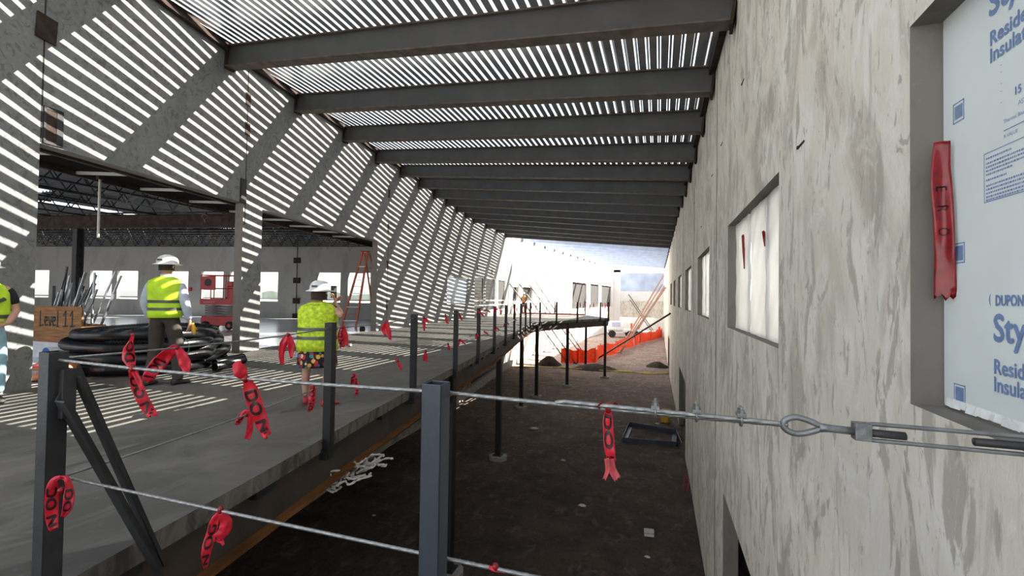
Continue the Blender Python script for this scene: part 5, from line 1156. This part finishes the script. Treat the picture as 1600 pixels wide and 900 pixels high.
# hose line and mounds
b = MB(); P = [on_z(x,y,ZG+.03) for x,y in ((748,568),(800,573),(860,574),(900,576),(940,579),(985,581),(1012,584),(1046,583))]; b.tube([p-P[0] for p in catmull(P,8)], lambda i: .05+.02*math.sin(i*.7), 8); o = b.build('yellow_hose', M['yellow_tape'], smooth=True); o.location = P[0]; tag(o, 'yellow flat hose lying across the dirt before the orange barriers', 'hose')
for q, r_, h, lab in (((858,570),1.0,.75,'small heap of dirt under the walkway end'),((930,576),1.7,.42,'low heap of dirt before the orange barriers'),((1027,573),.9,.45,'small dirt heap near the pale wall beyond the yellow hose')):
    p = on_z(*q, ZG); b = MB(); n = 20; rg = []
    for k in range(7): rg.append([V((r_*(1-k/6.3)*(1+.18*noise.noise(V((math.cos(a)*2,math.sin(a)*2,k*.5+p.x))))*math.cos(a), .7*r_*(1-k/6.3)*math.sin(a), h*(1-(1-k/6)**1.6))) for a in [2*math.pi*j/n for j in range(n)]])
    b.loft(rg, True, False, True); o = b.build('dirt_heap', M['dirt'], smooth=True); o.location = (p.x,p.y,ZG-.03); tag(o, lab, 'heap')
# orange mesh barriers
bp = [on_z(x,y,ZG) for x,y in ((877,567),(903,568),(930,567),(938,559),(962,553),(968,547),(992,541),(1000,536),(1017,532),(1034,527))]
for i, (a, c) in enumerate(zip(bp, bp[1:])):
    if (c-a).length < .1: continue
    t = thing('safety_barrier', 'orange safety mesh barrier panel on the dirt, %s along from the walkway end' % ORD[i], 'barrier', a, 0, 'orange mesh barriers'); n_ = 14; b = MB(); d = c-a; nn = V((-d.y,d.x,0)).normalized()
    for o_ in (0,.02):
        for k in range(n_+1):
            u = k/n_; pp = d*u+nn*(.10*math.sin(u*9+i)+o_); h = (1.15+.10*math.sin(u*6+i*2))*(1 if i < 8 else 1.0); b.v += [pp, pp+V((0,0,h*.5))+nn*.05*math.sin(u*14), pp+V((0,0,h))]
    q = (n_+1)*3
    for k in range(n_):
        for j in (0,1): a0 = k*3+j; b.f += [(a0,a0+3,a0+4,a0+1),(q+a0,q+a0+1,q+a0+4,q+a0+3)]
    b.fm = [0]*len(b.f); b.build('mesh', M['barrier'], t)
    for pp in (V((0,0,0)), d):
        s = MB(); s.tube([pp, pp+V((0,0,1.3))], .03, 8); s.build('stake', M['lift_red'], t)
# raking shores against the right wall
for i, (q0, q1, w) in enumerate((((974,536),(1037,430),.13),((979,533),(1035,444),.12),((984,531),(1038,452),.12),((969,551),(1040,449),.14),((990,527),(1041,446),.12))):
    A = on_z(*q0, ZG); X = .67; Bp = on_y(*q1, A.y-2.0); Bp.x = min(Bp.x, .64); b = MB(); b.bar(V((0,0,0)), Bp-A, w, w); t = thing('raking_shore', 'pinkish raking shore leaning on the far pale wall, %s of the bundle' % ORD[i], 'brace', A, 0, 'raking shores'); b.build('shaft', M['lumber'], t); b = MB(); b.box((-.2,-.2,0),(.2,.2,.08)); b.build('foot', M['conc_foot'], t)
A = on_z(931,562,ZG); Bp = on_x(1047,490,.66); Bp = V((.66, min(Bp.y,40), on_y(1047,490,min(Bp.y,40)).z)); t = thing('raking_shore', 'long single black steel raking shore from the orange barrier to the pale wall', 'brace', A); b = MB(); b.tube([V((0,0,0)), Bp-A], .065, 10); b.build('shaft', M['steel_black'], t); b = MB(); b.box((-.2,-.15,0),(.2,.15,.06)); b.build('foot', M['steel_dark'], t)
for i, (q0, q1) in enumerate((((807,443),(886,567)),((822,443),(899,568)),((836,445),(906,552)),((845,440),(914,556)))):
    A = on_z(*q1, ZG); y_ = A.y+1.5; Bp = V((LX(y_)+.05, y_, on_y(*q0, y_).z)); Bq = on_seg(q0[0], V((LX(30),30,0)), V((LX(60),60,0)))
    yb = Bq.y; Bp = V((LX(yb)+.05, yb, on_y(*q0, yb).z)); t = thing('wall_brace', 'steel pipe brace slanting from the sunlit wall, %s in the row' % ORD[i], 'brace', A, 0, 'pipe braces of the sunlit wall'); b = MB(); b.tube([V((0,0,.05)), Bp-A], .055, 8); b.build('pipe', M['brace'], t); b = MB(); b.box((-.15,-.15,0),(.15,.15,.06)); b.build('foot', M['steel_dark'], t)
# ------------------------------------------------------------------ glazing of the left wall and far openings
def glazing(name, y0, y1, z0, z1, mat, mull=(), rails=(), wmat='frame_white'):
    A, B = V((LX(y0)-.10,y0,0)), V((LX(y1)-.10,y1,0)); d = B-A; t = bpy.data.objects.new(name, None); C.objects.link(t); t.location = A; t['kind'] = 'structure'
    b = MB(); b.bar(V((0,0,(z0+z1)/2)), d+V((0,0,(z0+z1)/2)), .02, z1-z0); b.build('window_pane', mat, t)
    b = MB()
    for z in (z0+.04,z1-.04)+tuple(rails): b.bar(V((.02,0,z)), d+V((.02,0,z)), .09, .08)
    for u in (0.01,.99)+tuple(mull): b.bar(d*u+V((.02,0,z0)), d*u+V((.02,0,z1)), .09, .08, up=(0,1,0))
    b.build('window_frame', M[wmat], t)
glazing('window_1', 22.8, 26.25, .91, 2.56, M['plastic_sheet'], (), (), 'conc_foot')
glazing('window_2', 27.4, 29.35, .35, 2.72, M['glass_dark'], (), (.77,1.1))
glazing('window_3', 29.65, 32.05, .35, 2.74, M['glass_dark'], (), (.77,1.1))
glazing('window_4', 32.7, 34.6, .35, 2.74, M['grey_panel'], (), (.77,1.1))
for i, (y0,y1,z0,z1) in enumerate([o for o in left_ops[5+1:]]+far_small):
    A, B = V((LX(y0)-.2,y0,0)), V((LX(y1)-.2,y1,0)); b = MB(); b.bar(A+V((0,0,(z0+z1)/2)), B+V((0,0,(z0+z1)/2)), .03, z1-z0); struct(b.build('window_%d' % (5+i), M['grey_panel']))
# far end of the yard
b = MB(); Y = 79.0
b.box((-7.6,Y,ZG),(-6.3,Y+.3,6.2)); b.box((-7.6,Y,4.9+.9),(1.2,Y+.3,6.6)); b.box((-.6,Y,ZG),(1.2,Y+.3,-1.75)); struct(b.build('wall_far', M['conc_glare']))
b = MB(); b.box((-6.3,Y,-1.75),(1.2,Y+.3,1.0)); struct(b.build('trim_59', M['conc_right']))
b = MB(); b.box((-6.3,Y+.4,2.6),(1.2,Y+.6,5.7)); struct(b.build('trim_60', M['sheath']))
b = MB(); b.box((-6.3,Y+.05,1.0),(1.2,Y+.5,2.6)); struct(b.build('trim_61', M['frame_white']))
b = MB(); b.box((-6.3,Y+6,ZG),(1.2,Y+6.3,-1.0)); struct(b.build('wall_beyond', M['conc_white']))
for i, (q0,q1) in enumerate((((982,460),(1033,530)),((984,468),(1031,527)))):
    A = V((-.5-i*.3,73.5,ZG)); Bp = on_y(*q0, 78.8); t = thing('wall_brace', 'thin crossed brace before the far end wall, %s of two' % ORD[i], 'brace', A, 0, 'braces of the far end wall'); b = MB(); b.tube([V((0,0,0)), Bp-A], .07, 8); b.build('pipe', M['brace'], t); b = MB(); b.box((-.2,-.2,0),(.2,.2,.08)); b.build('foot', M['steel_dark'], t)
t = thing('white_truck', 'small white work truck at the far end of the yard', 'truck', (-5.0,66.0,ZG-.02), .15)
b = MB(); b.box((-2.0,-1.0,.75),(2.4,1.0,1.15)); b.build('flat_bed', M['truck_white'], t, bevel=.04)
b = MB(); rg = [[V((x,y,z)) for x,z in ((-2.0,.6),(.1,.6),(.1,1.5),(-.25,2.25),(-1.5,2.25),(-2.0,1.45))] for y in (-1.0,1.0)]; b.loft(rg, True, True, True); b.build('cab', M['truck_white'], t, bevel=.05)
b = MB(); b.box((-1.45,-1.02,1.5),(-.3,1.02,2.1)); b.build('side_windows', M['sheath'], t)
for sx in (-1.4,1.0,1.8):
    for sy in (-.95,.95):
        w = MB(); w.lathe([(0,-.14),(.40,-.14),(.5,-.1),(.5,.1),(.40,.14),(0,.14)], 20, at=(sx,sy,.5), rot=Matrix.Rotation(math.pi/2,3,'X')); w.build('wheel', M['tyre'], t)
for i, q in enumerate(((986,507),(1030,527))):
    p = on_z(*q, ZG) if i else V((-4.2,75,ZG)); t = thing('red_post', 'small orange-red marker post far down the yard, %s' % ('before the end wall' if i == 0 else 'at the last barrier'), 'post', p); b = MB(); b.tube([(0,0,0),(0,0,1.5)], .14, 10); b.build('post_body', M['barrier'], t); b = MB(); b.lathe([(0,0),(.3,0),(.3,.1),(0,.1)], 12); b.build('foot', M['tyre'], t)
# distant hills and low trees seen through the hall windows
b = MB(); n = 60
for k in range(n+1): x = -200+130*k/n; b.v += [V((x,150-(x+70)*.3,-3)), V((x,150-(x+70)*.3,1.6+2.0*noise.noise(V((x*.06,0,0))))), V((x-4,162-(x+70)*.3,-3))]
b.f = [(k*3,k*3+3,k*3+4,k*3+1) for k in range(n)]+[(k*3+1,k*3+4,k*3+5,k*3+2) for k in range(n)]; b.fm = [0]*len(b.f); struct(b.build('hills_far', plain('grey_green_hills',(.20,.24,.20),.95,var=.3,scale=.1)))
# ------------------------------------------------------------------ light
SUN = V((-.92,-.73,-1.0)).normalized()
sd = bpy.data.lights.new('sun','SUN'); sd.energy = 13.5; sd.angle = math.radians(.2); sd.color = (1.0,.94,.84)
so = bpy.data.objects.new('sun', sd); C.objects.link(so); so.rotation_euler = (-SUN).to_track_quat('Z','Y').to_euler(); so.location = (30,20,30)
w = bpy.data.worlds.new('sky'); bpy.context.scene.world = w; w.use_nodes = True; nt = w.node_tree; bg = nt.nodes['Background']
sky = nt.nodes.new('ShaderNodeTexSky'); sky.sky_type = 'NISHITA'; sky.sun_disc = False; sky.sun_elevation = math.asin(-SUN.z); sky.sun_rotation = math.atan2(-SUN.x,-SUN.y); sky.air_density = 1.0; sky.dust_density = 1.6; sky.ozone_density = .7; sky.altitude = 200
hs = nt.nodes.new('ShaderNodeHueSaturation'); hs.inputs['Saturation'].default_value = .30
nt.links.new(sky.outputs['Color'], hs.inputs['Color']); nt.links.new(hs.outputs['Color'], bg.inputs['Color']); bg.inputs['Strength'].default_value = .30
sc = bpy.context.scene; sc.view_settings.view_transform = 'Standard'; sc.view_settings.look = 'None'; sc.view_settings.gamma = 1; sc.view_settings.use_curve_mapping = False; sc.view_settings.exposure = 0.7
sc.cycles.max_bounces = 10; sc.cycles.diffuse_bounces = 6; sc.cycles.sample_clamp_indirect = 6
